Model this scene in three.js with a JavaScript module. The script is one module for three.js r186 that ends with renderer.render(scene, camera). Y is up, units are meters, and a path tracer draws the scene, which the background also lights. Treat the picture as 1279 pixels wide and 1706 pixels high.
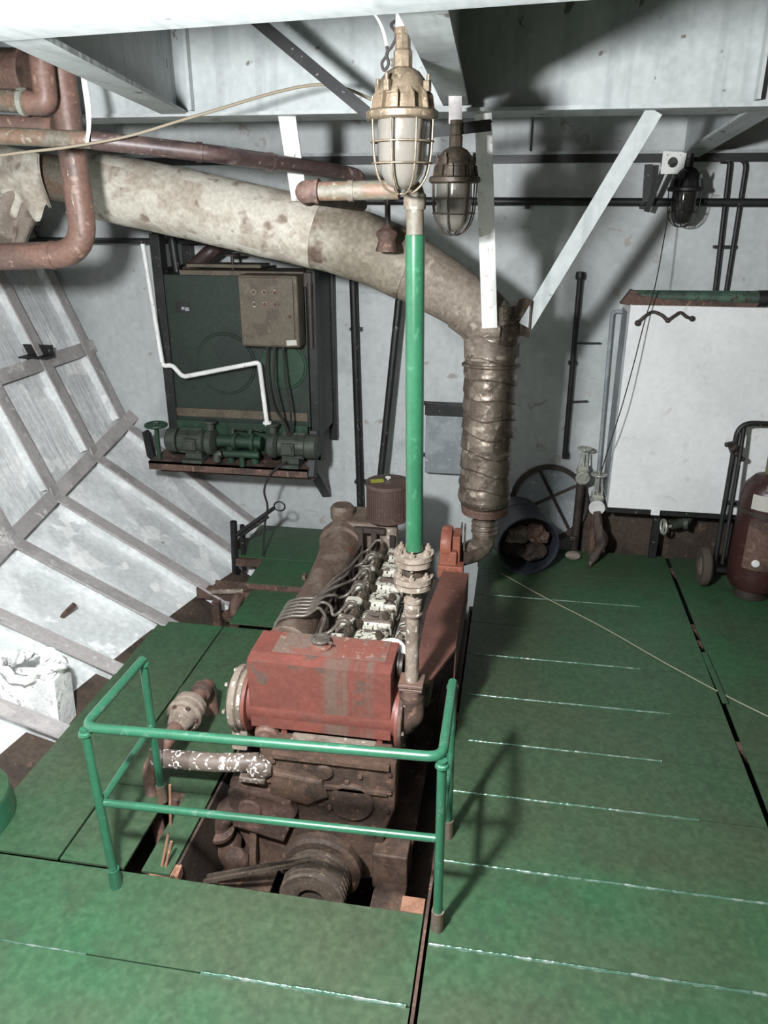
import * as THREE from 'three';
import { RoundedBoxGeometry } from 'three/addons/geometries/RoundedBoxGeometry.js';
import { mergeGeometries, toCreasedNormals } from 'three/addons/utils/BufferGeometryUtils.js';
import { FontLoader } from 'three/addons/loaders/FontLoader.js';
import { TextGeometry } from 'three/addons/geometries/TextGeometry.js';

// ---------------------------------------------------------------- camera, light, exposure
const scene = new THREE.Scene();
scene.background = new THREE.Color(0x000000);
const camera = new THREE.PerspectiveCamera(66.55, 1279 / 1706, 0.05, 60);
camera.position.set(0, 2.5, 0);
{ const yaw = 9.7 * Math.PI / 180, pit = 21.9 * Math.PI / 180;
  camera.lookAt(-Math.sin(yaw) * Math.cos(pit), 2.5 - Math.sin(pit), -Math.cos(yaw) * Math.cos(pit)); }
const renderer = new THREE.WebGLRenderer({ antialias: true });
renderer.toneMapping = THREE.LinearToneMapping;
renderer.toneMappingExposure = 1.0;
renderer.shadowMap.enabled = true;
const LAMP = new THREE.Vector3(-0.84, 2.66, -0.74);      // the one burning work lamp, hung from the deck beside the camera
const lampLight = new THREE.PointLight(0xfafcff, 60, 0, 2);
lampLight.position.copy(LAMP); lampLight.castShadow = true; lampLight.shadow.radius = 4.5; lampLight.shadow.mapSize.set(2048, 2048);
scene.add(lampLight);

// ---------------------------------------------------------------- helpers
let seed = 7;
const rnd = () => { seed = (seed * 1664525 + 1013904223) >>> 0; return seed / 4294967296; };
const V = (x, y, z) => new THREE.Vector3(x, y, z);
const hash = (x, y, s) => { let h = (x * 374761393 + y * 668265263 + s * 974634777) | 0; h = Math.imul(h ^ (h >>> 13), 1274126177); h ^= h >>> 16; return (h >>> 0) / 4294967296; };
function vn(x, y, px, py, s) {
  const xi = Math.floor(x), yi = Math.floor(y), fx = x - xi, fy = y - yi, m = (a, p) => ((a % p) + p) % p;
  const u = fx * fx * (3 - 2 * fx), v = fy * fy * (3 - 2 * fy), x0 = m(xi, px), x1 = m(xi + 1, px), y0 = m(yi, py), y1 = m(yi + 1, py);
  const a = hash(x0, y0, s), b = hash(x1, y0, s), c = hash(x0, y1, s), d = hash(x1, y1, s);
  return a + (b - a) * u + (c - a) * v + (a - b - c + d) * u * v;
}
function fb(u, v, fx, fy, s, oct = 4) { let t = 0, a = 0.5, n = 0; for (let i = 0; i < oct; i++) { t += a * vn(u * fx, v * fy, fx, fy, s + i * 17); n += a; a *= 0.5; fx *= 2; fy *= 2; } return t / n; }
const sm = (a, b, x) => { const t = Math.min(1, Math.max(0, (x - a) / (b - a))); return t * t * (3 - 2 * t); };
const mix3 = (a, b, t) => [a[0] + (b[0] - a[0]) * t, a[1] + (b[1] - a[1]) * t, a[2] + (b[2] - a[2]) * t];
function tex(size, fn, srgb = true) {
  const d = new Uint8Array(size * size * 4);
  for (let j = 0; j < size; j++) for (let i = 0; i < size; i++) {
    const c = fn(i / size, j / size), k = (j * size + i) * 4;
    d[k] = Math.max(0, Math.min(255, c[0])); d[k + 1] = Math.max(0, Math.min(255, c[1])); d[k + 2] = Math.max(0, Math.min(255, c[2])); d[k + 3] = 255;
  }
  const t = new THREE.DataTexture(d, size, size); t.wrapS = t.wrapT = THREE.RepeatWrapping; t.magFilter = THREE.LinearFilter; t.minFilter = THREE.LinearMipmapLinearFilter; t.generateMipmaps = true;
  if (srgb) t.colorSpace = THREE.SRGBColorSpace; t.needsUpdate = true; return t;
}
const bumpFine = tex(256, (u, v) => { const n = fb(u, v, 16, 16, 91, 4) * 255; return [n, n, n]; }, false);
const bumpBrush = tex(256, (u, v) => { const n = (fb(u, v, 48, 5, 92, 3) * 0.6 + fb(u, v, 12, 12, 93, 3) * 0.4) * 255; return [n, n, n]; }, false);
function mat(tile, o) { const m = o.phys ? new THREE.MeshPhysicalMaterial() : new THREE.MeshStandardMaterial(); const p = { ...o }; delete p.phys; m.setValues(p); m.userData.tile = tile; return m; }
const hx = h => [(h >> 16) & 255, (h >> 8) & 255, h & 255];
// paint over steel: base, second tone in patches, and specks of a third
function blotch(size, base, second, third, s, { f = 4, lo = 0.45, hi = 0.65, slo = 0.7, shi = 0.76, sf = 24, streak = 0, fine = 14 } = {}) {
  const A = hx(base), B = hx(second), C = hx(third);
  return tex(size, (u, v) => {
    const wu = u + (fb(u, v, 8, 8, s + 21, 3) - 0.5) * 0.09, wv = v + (fb(u, v, 8, 8, s + 27, 3) - 0.5) * 0.09;
    let c = mix3(A, B, sm(lo, hi, fb(wu, wv, f, f, s, 6)));
    if (streak) c = mix3(c, B, streak * sm(0.5, 0.8, fb(u, v, 40, 2, s + 5, 3)));
    c = mix3(c, C, sm(slo, shi, fb(wu, wv, sf, sf, s + 9, 5)));
    const g = (fb(u, v, 64, 64, s + 3, 2) - 0.5) * fine * 2; return [c[0] + g, c[1] + g, c[2] + g];
  });
}
const M = {};
M.wall = mat(2.2, { map: blotch(1024, 0xc4c8c7, 0xb3b8b7, 0xa5a19b, 11, { f: 5, streak: 0.35, slo: 0.74, shi: 0.84, fine: 8 }), roughness: 0.62, bumpMap: bumpFine, bumpScale: 0.004 });
M.tank = mat(1.7, { map: blotch(512, 0xecedec, 0xe2e4e3, 0xd6d5d1, 13, { f: 4, slo: 0.7, shi: 0.9, fine: 5 }), roughness: 0.5, bumpMap: bumpFine, bumpScale: 0.002 });
M.beam = mat(1.6, { map: blotch(512, 0xadb2b1, 0x989d9d, 0x6b6660, 15, { f: 4, streak: 0.6, slo: 0.76, shi: 0.8, fine: 8 }), roughness: 0.6, bumpMap: bumpBrush, bumpScale: 0.003 });
M.hull = mat(1.4, { map: blotch(1024, 0xe2e4e3, 0xcdd0cf, 0xeeefed, 17, { f: 7, lo: 0.35, hi: 0.7, slo: 0.6, shi: 0.7, sf: 12, fine: 14 }), roughness: 0.75, bumpMap: bumpBrush, bumpScale: 0.012 });
M.frame = mat(0.9, { map: blotch(512, 0xb0aaa8, 0x9d9896, 0xc2bfbb, 19, { f: 5, slo: 0.68, shi: 0.75, fine: 10 }), roughness: 0.7, bumpMap: bumpFine, bumpScale: 0.003 });
M.crust = mat(0.6, { map: blotch(512, 0xededea, 0xd3d4d2, 0xb0aeaa, 21, { f: 6, fine: 16 }), roughness: 0.9, bumpMap: bumpFine, bumpScale: 0.004 });
const G1 = hx(0x39553c), G2 = hx(0x454e3a), G3 = hx(0x2c5f3d), G4 = hx(0x3a4232);
M.deck = mat(3.1, { map: tex(1024, (u, v) => {
  let c = mix3(G1, G2, 0.75 * sm(0.3, 0.75, fb(u, v, 4, 4, 31, 7)));
  c = mix3(c, G3, 0.7 * sm(0.46, 0.7, fb(u, v, 3, 3, 47, 6)));
  c = mix3(c, G4, 0.3 * sm(0.58, 0.76, fb(u, v, 22, 22, 53, 5)));
  const g = (fb(u, v, 160, 160, 37, 3) - 0.5) * 26; return [c[0] + g, c[1] + g, c[2] + g * 0.9]; }), roughness: 0.5, bumpMap: bumpFine, bumpScale: 0.0015 });
M.weld = mat(0.4, { map: blotch(256, 0x5b7d6a, 0x8f9f95, 0x3f6b50, 39, { f: 12, fine: 10 }), roughness: 0.28, metalness: 0.35 });
M.rail = mat(0.5, { phys: true, map: blotch(256, 0x2d634a, 0x2b5c45, 0x50715f, 41, { f: 4, slo: 0.72, shi: 0.78, fine: 6 }), roughness: 0.34, clearcoat: 0.8, clearcoatRoughness: 0.16 });
M.pole = mat(0.6, { phys: true, map: blotch(256, 0x2a5e42, 0x27583e, 0x38684e, 43, { f: 4, fine: 5 }), roughness: 0.3, clearcoat: 0.5, clearcoatRoughness: 0.15 });
M.rust = mat(0.7, { map: blotch(512, 0x604a40, 0x473730, 0x7d6353, 51, { f: 6, fine: 14 }), roughness: 0.75, bumpMap: bumpFine, bumpScale: 0.004 });
M.rustPipe = mat(0.7, { map: blotch(512, 0x75594e, 0x645048, 0x8f7768, 55, { f: 5, fine: 10 }), roughness: 0.5, bumpMap: bumpFine, bumpScale: 0.003 });
M.oldPipe = mat(0.7, { map: blotch(512, 0x656054, 0x6b5647, 0x7f7b6d, 57, { f: 7, fine: 14 }), roughness: 0.6, bumpMap: bumpFine, bumpScale: 0.003 });
M.purple = mat(0.7, { map: blotch(256, 0x50403d, 0x3c302e, 0x80706a, 59, { f: 5, fine: 10 }), roughness: 0.45 });
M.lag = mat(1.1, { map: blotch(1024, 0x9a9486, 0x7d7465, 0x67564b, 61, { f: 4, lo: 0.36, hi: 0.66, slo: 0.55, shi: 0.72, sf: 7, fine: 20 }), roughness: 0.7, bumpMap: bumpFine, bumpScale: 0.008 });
M.foil = mat(0.55, { map: blotch(512, 0x5f544a, 0x776c60, 0x9d9384, 63, { f: 8, slo: 0.6, shi: 0.75, sf: 14, fine: 14 }), roughness: 0.4, metalness: 0.4, bumpMap: bumpFine, bumpScale: 0.005 });
M.engine = mat(0.6, { map: blotch(512, 0x5c483c, 0x42352d, 0x745542, 71, { f: 5, fine: 14 }), roughness: 0.7, bumpMap: bumpFine, bumpScale: 0.004 });
M.oily = mat(0.6, { map: blotch(256, 0x3d342f, 0x2f2824, 0x54463b, 73, { f: 5, fine: 8 }), roughness: 0.5 });
M.head = mat(0.42, { map: blotch(512, 0xbdbaab, 0x6a5f56, 0x2c2824, 75, { f: 9, lo: 0.47, hi: 0.54, slo: 0.6, shi: 0.66, sf: 26, fine: 14 }), roughness: 0.6, bumpMap: bumpFine, bumpScale: 0.006 });
M.manifold = mat(0.5, { map: blotch(512, 0x5b4b40, 0x6d5f54, 0x7a3f33, 77, { f: 6, slo: 0.68, shi: 0.76, sf: 8, fine: 16 }), roughness: 0.6, bumpMap: bumpFine, bumpScale: 0.005 });
M.red = mat(0.8, { map: blotch(512, 0x7b463d, 0x70423a, 0x6b5048, 79, { f: 4, lo: 0.5, hi: 0.7, slo: 0.62, shi: 0.76, sf: 7, streak: 0.4, fine: 8 }), roughness: 0.5 });
const R1 = hx(0x7b463d), R2 = hx(0x70423a), R3 = hx(0x6a554c), R4 = hx(0x5c4a43);
M.redTank = mat(1, { map: tex(512, (u, v) => { let c = mix3(R1, R2, sm(0.4, 0.6, fb(u, v, 5, 5, 301, 4))); const w = sm(0.25, 0.3, u) * (1 - sm(0.47, 0.5, u)); c = mix3(c, R3, w * sm(0.3, 0.62, fb(u, v, 60, 2, 303, 3) * 0.7 + fb(u, v, 8, 8, 307, 3) * 0.3)); c = mix3(c, R4, sm(0.66, 0.74, fb(u, v, 14, 14, 305, 5))); const g = (fb(u, v, 64, 64, 309, 2) - 0.5) * 14; return [c[0] + g, c[1] + g, c[2] + g]; }), roughness: 0.5 });
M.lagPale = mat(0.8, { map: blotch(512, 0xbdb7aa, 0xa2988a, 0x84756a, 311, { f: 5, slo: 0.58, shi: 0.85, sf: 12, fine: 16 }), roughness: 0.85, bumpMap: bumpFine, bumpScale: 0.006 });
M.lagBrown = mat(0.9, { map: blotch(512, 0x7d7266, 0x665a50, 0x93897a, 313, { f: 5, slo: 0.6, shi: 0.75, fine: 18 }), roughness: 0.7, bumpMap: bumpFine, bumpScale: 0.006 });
M.filter = mat(0.5, { map: blotch(256, 0x523f39, 0x473630, 0x63504a, 315, { f: 4, fine: 6 }), roughness: 0.55 });
M.darkGlass = mat(1, { phys: true, color: 0x3a3836, transmission: 0.5, roughness: 0.06, thickness: 0, ior: 1.5, side: THREE.DoubleSide });
M.dust = mat(0.6, { map: blotch(256, 0x6e5a50, 0x7c4a3e, 0x8a7468, 81, { f: 5, fine: 10 }), roughness: 0.8 });
M.cover = mat(0.8, { map: blotch(512, 0x6b473d, 0x5d3f37, 0x7d5a4c, 83, { f: 4, fine: 7 }), roughness: 0.55 });
M.orange = mat(0.6, { map: blotch(256, 0x8f5543, 0x804a3b, 0x9a6a57, 85, { f: 4, fine: 7 }), roughness: 0.6 });
M.greyCast = mat(0.5, { map: blotch(256, 0x86796c, 0x6a5d52, 0xb9b3a8, 87, { f: 6, fine: 14 }), roughness: 0.75, bumpMap: bumpFine, bumpScale: 0.004 });
M.speck = mat(0.35, { map: blotch(512, 0x5d5048, 0x74675e, 0xe2e0dc, 89, { f: 6, slo: 0.62, shi: 0.66, sf: 30, fine: 10 }), roughness: 0.5 });
M.steelTube = mat(0.3, { map: blotch(256, 0x6b645c, 0x57504a, 0x9b958c, 95, { f: 6, fine: 8 }), roughness: 0.4, metalness: 0.3 });
M.black = mat(0.6, { map: blotch(256, 0x232323, 0x1a1a1a, 0x77726c, 97, { f: 5, slo: 0.76, shi: 0.8, fine: 5 }), roughness: 0.5 });
M.brass = mat(0.3, { map: blotch(256, 0x7e705e, 0x65594a, 0x96896f, 99, { f: 7, fine: 10 }), roughness: 0.45, metalness: 0.4, bumpMap: bumpFine, bumpScale: 0.002 });
M.darkCast = mat(0.3, { map: blotch(256, 0x4d4338, 0x3b342d, 0x6d6254, 101, { f: 7, fine: 10 }), roughness: 0.5, metalness: 0.25, bumpMap: bumpFine, bumpScale: 0.002 });
M.glass = mat(1, { phys: true, color: 0xbdb8ae, transmission: 0.75, roughness: 0.08, thickness: 0, ior: 1.5, side: THREE.DoubleSide });
M.bulb = mat(1, { phys: true, color: 0x8b8780, roughness: 0.2, metalness: 0.3 });
M.pinkDirt = mat(1, { color: 0xb08a7c, roughness: 0.8 });
M.cooler = mat(0.9, { map: blotch(512, 0x222f27, 0x1d2822, 0x2d2f29, 103, { f: 5, fine: 7 }), roughness: 0.5 });
M.coolerPale = mat(0.9, { map: blotch(256, 0x27402f, 0x213528, 0x324638, 105, { f: 5, fine: 7 }), roughness: 0.45 });
M.pump = mat(0.4, { map: blotch(256, 0x3a4038, 0x2e332c, 0x565349, 107, { f: 6, fine: 8 }), roughness: 0.55 });
M.boxBrown = mat(0.5, { map: blotch(256, 0x5c5244, 0x4d4438, 0x6d6252, 109, { f: 5, fine: 8 }), roughness: 0.55 });
M.whitePaint = mat(0.6, { map: blotch(256, 0xe6e6e2, 0xd6d6d2, 0xb3aca4, 111, { f: 5, slo: 0.74, shi: 0.8, fine: 5 }), roughness: 0.45 });
M.valve = mat(0.3, { map: blotch(256, 0xbfc0b4, 0xa5a69c, 0x6f6a60, 113, { f: 7, fine: 10 }), roughness: 0.35, metalness: 0.45 });
M.extRed = mat(0.7, { map: blotch(256, 0x3d2321, 0x35201e, 0x4b3430, 115, { f: 5, fine: 6 }), roughness: 0.4 });
M.olive = mat(0.4, { color: 0x6b7048, roughness: 0.5 });
M.rubber = mat(0.4, { color: 0x2b2724, roughness: 0.85 });
M.tyre = mat(0.4, { color: 0x4a4038, roughness: 0.85 });
M.blueDrum = mat(0.6, { map: blotch(256, 0x33363f, 0x2e3138, 0x5a5a66, 117, { f: 5, fine: 8 }), roughness: 0.5 });
M.drumInner = mat(0.6, { map: blotch(256, 0x4c3f38, 0x352c28, 0x756a62, 119, { f: 5, fine: 8 }), roughness: 0.8 });
M.rag = mat(0.4, { map: blotch(256, 0x8a7f74, 0x6a5f56, 0xa79d92, 121, { f: 6, fine: 10 }), roughness: 0.95 });
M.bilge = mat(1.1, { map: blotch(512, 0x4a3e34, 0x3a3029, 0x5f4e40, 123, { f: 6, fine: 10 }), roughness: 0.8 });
M.greenPipe = mat(0.6, { map: blotch(256, 0x46604f, 0x3c4d42, 0x3b3028, 125, { f: 6, slo: 0.66, shi: 0.74, fine: 8 }), roughness: 0.55 });
M.rope = mat(0.1, { color: 0x857a68, roughness: 0.9 });
M.wireM = mat(0.1, { color: 0x9c9480, roughness: 0.7 });
M.yellowLab = mat(1, { color: 0x8f9430, roughness: 0.6 });
M.hole_tone = mat(1, { phys: true, color: 0x5a4638, roughness: 0.25, clearcoat: 0.5 });  // brown tone put in for the dark of the recesses
M.paper = mat(1, { color: 0xb9b6ae, roughness: 0.7 });
M.wood = mat(0.3, { map: blotch(256, 0x9a705a, 0x86604c, 0xb08a72, 127, { f: 4, fine: 10 }), roughness: 0.85 });
M.belt = mat(0.3, { map: blotch(256, 0x5a4e42, 0x463c34, 0x766858, 129, { f: 6, fine: 8 }), roughness: 0.8 });
M.greyBox = mat(0.6, { map: blotch(256, 0x9aa0a3, 0x878d90, 0xb0b4b6, 131, { f: 4, streak: 0.3, fine: 6 }), roughness: 0.5 });

// geometry makers -------------------------------------------------
const mtx = (p, q) => new THREE.Matrix4().compose(p, q || new THREE.Quaternion(), V(1, 1, 1));
const eul = (x, y, z) => new THREE.Quaternion().setFromEuler(new THREE.Euler(x, y, z));
const UP = V(0, 1, 0);
function box(w, h, d, x, y, z, rot, bev) {
  const g = bev ? new RoundedBoxGeometry(w, h, d, 2, bev) : new THREE.BoxGeometry(w, h, d);
  g.applyMatrix4(mtx(V(x, y, z), rot ? eul(...rot) : null)); return g;
}
const span = (x0, x1, y0, y1, z0, z1, bev) => box(Math.abs(x1 - x0), Math.abs(y1 - y0), Math.abs(z1 - z0), (x0 + x1) / 2, (y0 + y1) / 2, (z0 + z1) / 2, null, bev);
const vv = a => a.isVector3 ? a : V(...a);
function cyl(a, b, r, r2 = r, seg = 20, open = false) {
  a = vv(a); b = vv(b); const d = b.clone().sub(a), L = d.length(), g = new THREE.CylinderGeometry(r2, r, L, seg, 1, open);
  g.applyMatrix4(mtx(a.clone().add(b).multiplyScalar(0.5), new THREE.Quaternion().setFromUnitVectors(UP, d.normalize()))); return g;
}
function bar(a, b, w, t, roll = 0) {      // rectangular bar between two points
  a = vv(a); b = vv(b); const d = b.clone().sub(a), L = d.length(), g = new THREE.BoxGeometry(w, L, t); g.rotateY(roll);
  g.applyMatrix4(mtx(a.clone().add(b).multiplyScalar(0.5), new THREE.Quaternion().setFromUnitVectors(UP, d.normalize()))); return g;
}
// flat bar from a to b whose wide face looks along n
function flat(a, b, w, t, n) {
  a = vv(a); b = vv(b); const y = b.clone().sub(a), L = y.length(); y.normalize(); const zz = vv(n).clone().addScaledVector(y, -vv(n).dot(y)).normalize(), xx = new THREE.Vector3().crossVectors(y, zz);
  const g = new THREE.BoxGeometry(w, L, t); const m = new THREE.Matrix4().makeBasis(xx, y, zz); m.setPosition(a.clone().add(b).multiplyScalar(0.5)); g.applyMatrix4(m); return g;
}
class Poly extends THREE.Curve { constructor(p) { super(); this.p = p; this.l = [0]; for (let i = 1; i < p.length; i++) this.l.push(this.l[i - 1] + p[i].distanceTo(p[i - 1])); }
  getPoint(t, o = new THREE.Vector3()) { const s = t * this.l[this.l.length - 1]; let i = 1; while (i < this.p.length - 1 && this.l[i] < s) i++; const k = (s - this.l[i - 1]) / Math.max(1e-9, this.l[i] - this.l[i - 1]); return o.lerpVectors(this.p[i - 1], this.p[i], Math.min(1, Math.max(0, k))); } }
function fillet(pts, f) {
  pts = pts.map(vv); const out = [pts[0]];
  for (let i = 1; i < pts.length - 1; i++) {
    const a = pts[i - 1], b = pts[i], c = pts[i + 1], r = Math.min(f, a.distanceTo(b) * 0.49, b.distanceTo(c) * 0.49);
    const p = b.clone().addScaledVector(a.clone().sub(b).normalize(), r), q = b.clone().addScaledVector(c.clone().sub(b).normalize(), r);
    for (let k = 0; k <= 7; k++) { const t = k / 7; out.push(p.clone().multiplyScalar((1 - t) ** 2).addScaledVector(b, 2 * t * (1 - t)).addScaledVector(q, t * t)); }
  }
  out.push(pts[pts.length - 1]); return out;
}
function tubeOn(P, r, seg = 12, cap = true, rf) {     // sweep a circle along dense points, rf(t, angle) scales the radius
  const n = P.length, T = P.map((p, i) => P[Math.min(n - 1, i + 1)].clone().sub(P[Math.max(0, i - 1)]).normalize());
  let N = Math.abs(T[0].y) < 0.9 ? V(0, 1, 0) : V(1, 0, 0); const pos = [], nor = [], idx = []; const L = [0]; for (let i = 1; i < n; i++) L.push(L[i - 1] + P[i].distanceTo(P[i - 1]));
  for (let i = 0; i < n; i++) {
    N = N.clone().addScaledVector(T[i], -N.dot(T[i])).normalize(); const B = new THREE.Vector3().crossVectors(T[i], N);
    for (let k = 0; k <= seg; k++) { const a = k / seg * Math.PI * 2, d = N.clone().multiplyScalar(Math.cos(a)).addScaledVector(B, Math.sin(a)); const rr = rf ? rf(L[i] / L[n - 1], a, L[i]) : r;
      pos.push(P[i].x + d.x * rr, P[i].y + d.y * rr, P[i].z + d.z * rr); nor.push(d.x, d.y, d.z); }
  }
  const w = seg + 1; for (let i = 0; i < n - 1; i++) for (let k = 0; k < seg; k++) { const a = i * w + k; idx.push(a, a + 1, a + w, a + 1, a + w + 1, a + w); }
  const g = new THREE.BufferGeometry(); g.setAttribute('position', new THREE.Float32BufferAttribute(pos, 3)); g.setAttribute('normal', new THREE.Float32BufferAttribute(nor, 3)); g.setIndex(idx);
  if (rf) g.computeVertexNormals();
  let out = g.toNonIndexed();
  if (cap) { const caps = [out]; for (const [i, s] of [[0, -1], [n - 1, 1]]) { const c = new THREE.CircleGeometry(rf ? rf(i ? 1 : 0, 0, L[i]) : r, seg); c.applyMatrix4(mtx(P[i], new THREE.Quaternion().setFromUnitVectors(V(0, 0, 1), T[i].clone().multiplyScalar(s)))); c.deleteAttribute('uv'); caps.push(c.toNonIndexed()); } out = mergeGeometries(caps); }
  return out;
}
const tube = (pts, r, f = 0.05, seg = 12) => tubeOn(fillet(pts, f), r, seg);
function smooth(pts, n) { return new THREE.CatmullRomCurve3(pts.map(vv), false, 'centripetal').getPoints(n); }
const cord = (pts, r, n = 40, seg = 6) => tubeOn(smooth(pts, n), r, seg);
function lathe(prof, seg, at, dir) {
  const g = new THREE.LatheGeometry(prof.map(p => new THREE.Vector2(Math.max(0.0001, p[0]), p[1])), seg); const gg = toCreasedNormals(g, 0.6);
  gg.applyMatrix4(mtx(vv(at), dir ? new THREE.Quaternion().setFromUnitVectors(UP, vv(dir).clone().normalize()) : null)); return gg;
}
function ring(at, dir, R, r, h, seg = 28) { return lathe([[r, 0], [R, 0], [R, h], [r, h], [r, 0]], seg, at, dir); }
function disc(at, dir, R, h, b = 0.004, seg = 28) { return lathe([[0, 0], [R - b, 0], [R, b], [R, h - b], [R - b, h], [0, h]], seg, at, dir); }
function hexbolt(at, dir, r, h) { return lathe([[0, 0], [r, 0], [r, h], [r * 0.8, h * 1.05], [0, h * 1.05]], 6, at, dir); }
function extrude(pts, d, at, q, bev = 0) {
  const s = new THREE.Shape(pts.map(p => new THREE.Vector2(...p))); const g = new THREE.ExtrudeGeometry(s, { depth: d, bevelEnabled: bev > 0, bevelSize: bev, bevelThickness: bev, bevelSegments: 2, curveSegments: 12 });
  g.applyMatrix4(mtx(vv(at), q)); return g;
}
function quad3(pts) { const g = new THREE.BufferGeometry(); g.setAttribute('position', new THREE.Float32BufferAttribute(pts.flat(), 3)); g.computeVertexNormals(); return g; }
function prep(g, tile) {
  g = g.index ? g.toNonIndexed() : g; for (const k of Object.keys(g.attributes)) if (!['position', 'normal'].includes(k)) g.deleteAttribute(k);
  if (!g.attributes.normal) g.computeVertexNormals();
  const p = g.attributes.position, uv = new Float32Array(p.count * 2), a = V(0, 0, 0), b = V(0, 0, 0), c = V(0, 0, 0);
  for (let i = 0; i < p.count; i += 3) {
    a.fromBufferAttribute(p, i); b.fromBufferAttribute(p, i + 1); c.fromBufferAttribute(p, i + 2);
    const n = b.clone().sub(a).cross(c.clone().sub(a)), ax = Math.abs(n.x), ay = Math.abs(n.y), az = Math.abs(n.z);
    [a, b, c].forEach((q, k) => { const [s, t] = ay >= ax && ay >= az ? [q.x, q.z] : ax >= az ? [q.z, q.y] : [q.x, q.y]; uv[(i + k) * 2] = s / tile; uv[(i + k) * 2 + 1] = t / tile; });
  }
  g.setAttribute('uv', new THREE.BufferAttribute(uv, 2)); return g;
}
const used = {};
function num(name) { if (!(name in used)) { used[name] = 0; return name; } used[name]++; return name + '_' + String(used[name]).padStart(3, '0'); }
function part(name, geos, m, parent) {
  geos = Array.isArray(geos) ? geos : [geos]; const g = mergeGeometries(geos.map(x => prep(x, m.userData.tile || 1)));
  const o = new THREE.Mesh(g, m); o.name = name; o.castShadow = o.receiveShadow = true; parent.add(o); return o;
}
function thing(name, label, category, group) { const o = new THREE.Group(); o.name = num(name); o.userData = { label, category }; if (group) o.userData.group = group; scene.add(o); return o; }
function struct(name) { const o = new THREE.Group(); o.name = num(name); o.userData = { kind: 'structure' }; scene.add(o); return o; }
function done(t) {     // move the group's origin to the thing's base
  const bb = new THREE.Box3(); t.traverse(o => { if (o.isMesh) { o.geometry.computeBoundingBox(); bb.union(o.geometry.boundingBox); } });
  const c = V((bb.min.x + bb.max.x) / 2, bb.min.y, (bb.min.z + bb.max.z) / 2); t.traverse(o => { if (o.isMesh) o.geometry.translate(-c.x, -c.y, -c.z); }); t.position.copy(c); return t;
}
function solo(name, label, category, geos, m, group) {      // a thing that is one mesh
  geos = Array.isArray(geos) ? geos : [geos]; const g = mergeGeometries(geos.map(x => prep(x, m.userData.tile || 1))); g.computeBoundingBox(); const b = g.boundingBox;
  const c = V((b.min.x + b.max.x) / 2, b.min.y, (b.min.z + b.max.z) / 2); g.translate(-c.x, -c.y, -c.z);
  const o = new THREE.Mesh(g, m); o.name = num(name); o.position.copy(c); o.castShadow = o.receiveShadow = true; o.userData = { label, category }; if (group) o.userData.group = group; scene.add(o); return o;
}
function loft(secs) {      // closed cross-sections joined one after the other
  const pos = []; for (let i = 0; i < secs.length - 1; i++) { const A = secs[i], B = secs[i + 1], n = A.length; for (let k = 0; k < n; k++) { const a = A[k], b = A[(k + 1) % n], c = B[k], d = B[(k + 1) % n]; for (const p of [a, b, c, b, d, c]) pos.push(...p); } }
  return quad3([pos]);
}

// ---------------------------------------------------------------- the setting
const ZB = -5.8, CEIL = 3.35, BB = 2.87;              // bulkhead, deck head, underside of the beams
{ const c = struct('ceiling');
  part('deck_head', span(-4.4, 2.8, CEIL, CEIL + 0.08, ZB - 0.08, 1.7), M.beam, c);
  const tee = (name, a, b, w, y = BB, y2 = y, off = 0, m = M.beam) => { const A = V(a[0], y, a[1]), B = V(b[0], y2, b[1]); const web = part(name, quadPrism(A, B, 0.012), m, c); part('beam_flange', flat(A.clone().add(V(0, 0, off)), B.clone().add(V(0, 0, off)), w, 0.016, [0, 1, 0]), m, web); };
  const quadPrism = (A, B, t) => { const n = new THREE.Vector3().crossVectors(B.clone().sub(A), UP).normalize().multiplyScalar(t / 2); const f = (p, y, s) => [p.x + n.x * s, y, p.z + n.z * s];
    return loft([[f(A, A.y, -1), f(A, A.y, 1), f(A, CEIL, 1), f(A, CEIL, -1)], [f(B, B.y, -1), f(B, B.y, 1), f(B, CEIL, 1), f(B, CEIL, -1)]]); };
  tee('deck_beam', [-3.9, -2.33], [2.69, -1.4], 0.15);
  tee('deck_beam', [-4.0, -4.0], [2.72, -4.0], 0.32, BB, BB, -0.085, M.beam);
  tee('deck_beam', [-3.8, 0.3], [2.72, 0.3], 0.15);
  tee('deck_girder', [-0.09, 1.65], [-0.35, -3.99], 0.115, 2.9);
  tee('deck_girder', [-1.26, -1.97], [-1.7, -3.99], 0.12, BB + 0.01);
  tee('deck_girder', [1.02, -4.0], [0.98, ZB + 0.01], 0.13, BB + 0.012, 2.74);
  part('web_stiffener', span(0.93, 0.945, BB + 0.02, CEIL, -3.99, -3.93), M.beam, c);
  part('web_stiffener', span(-1.62, -1.605, BB + 0.02, CEIL, -3.99, -3.95), M.beam, c);
}
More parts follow.
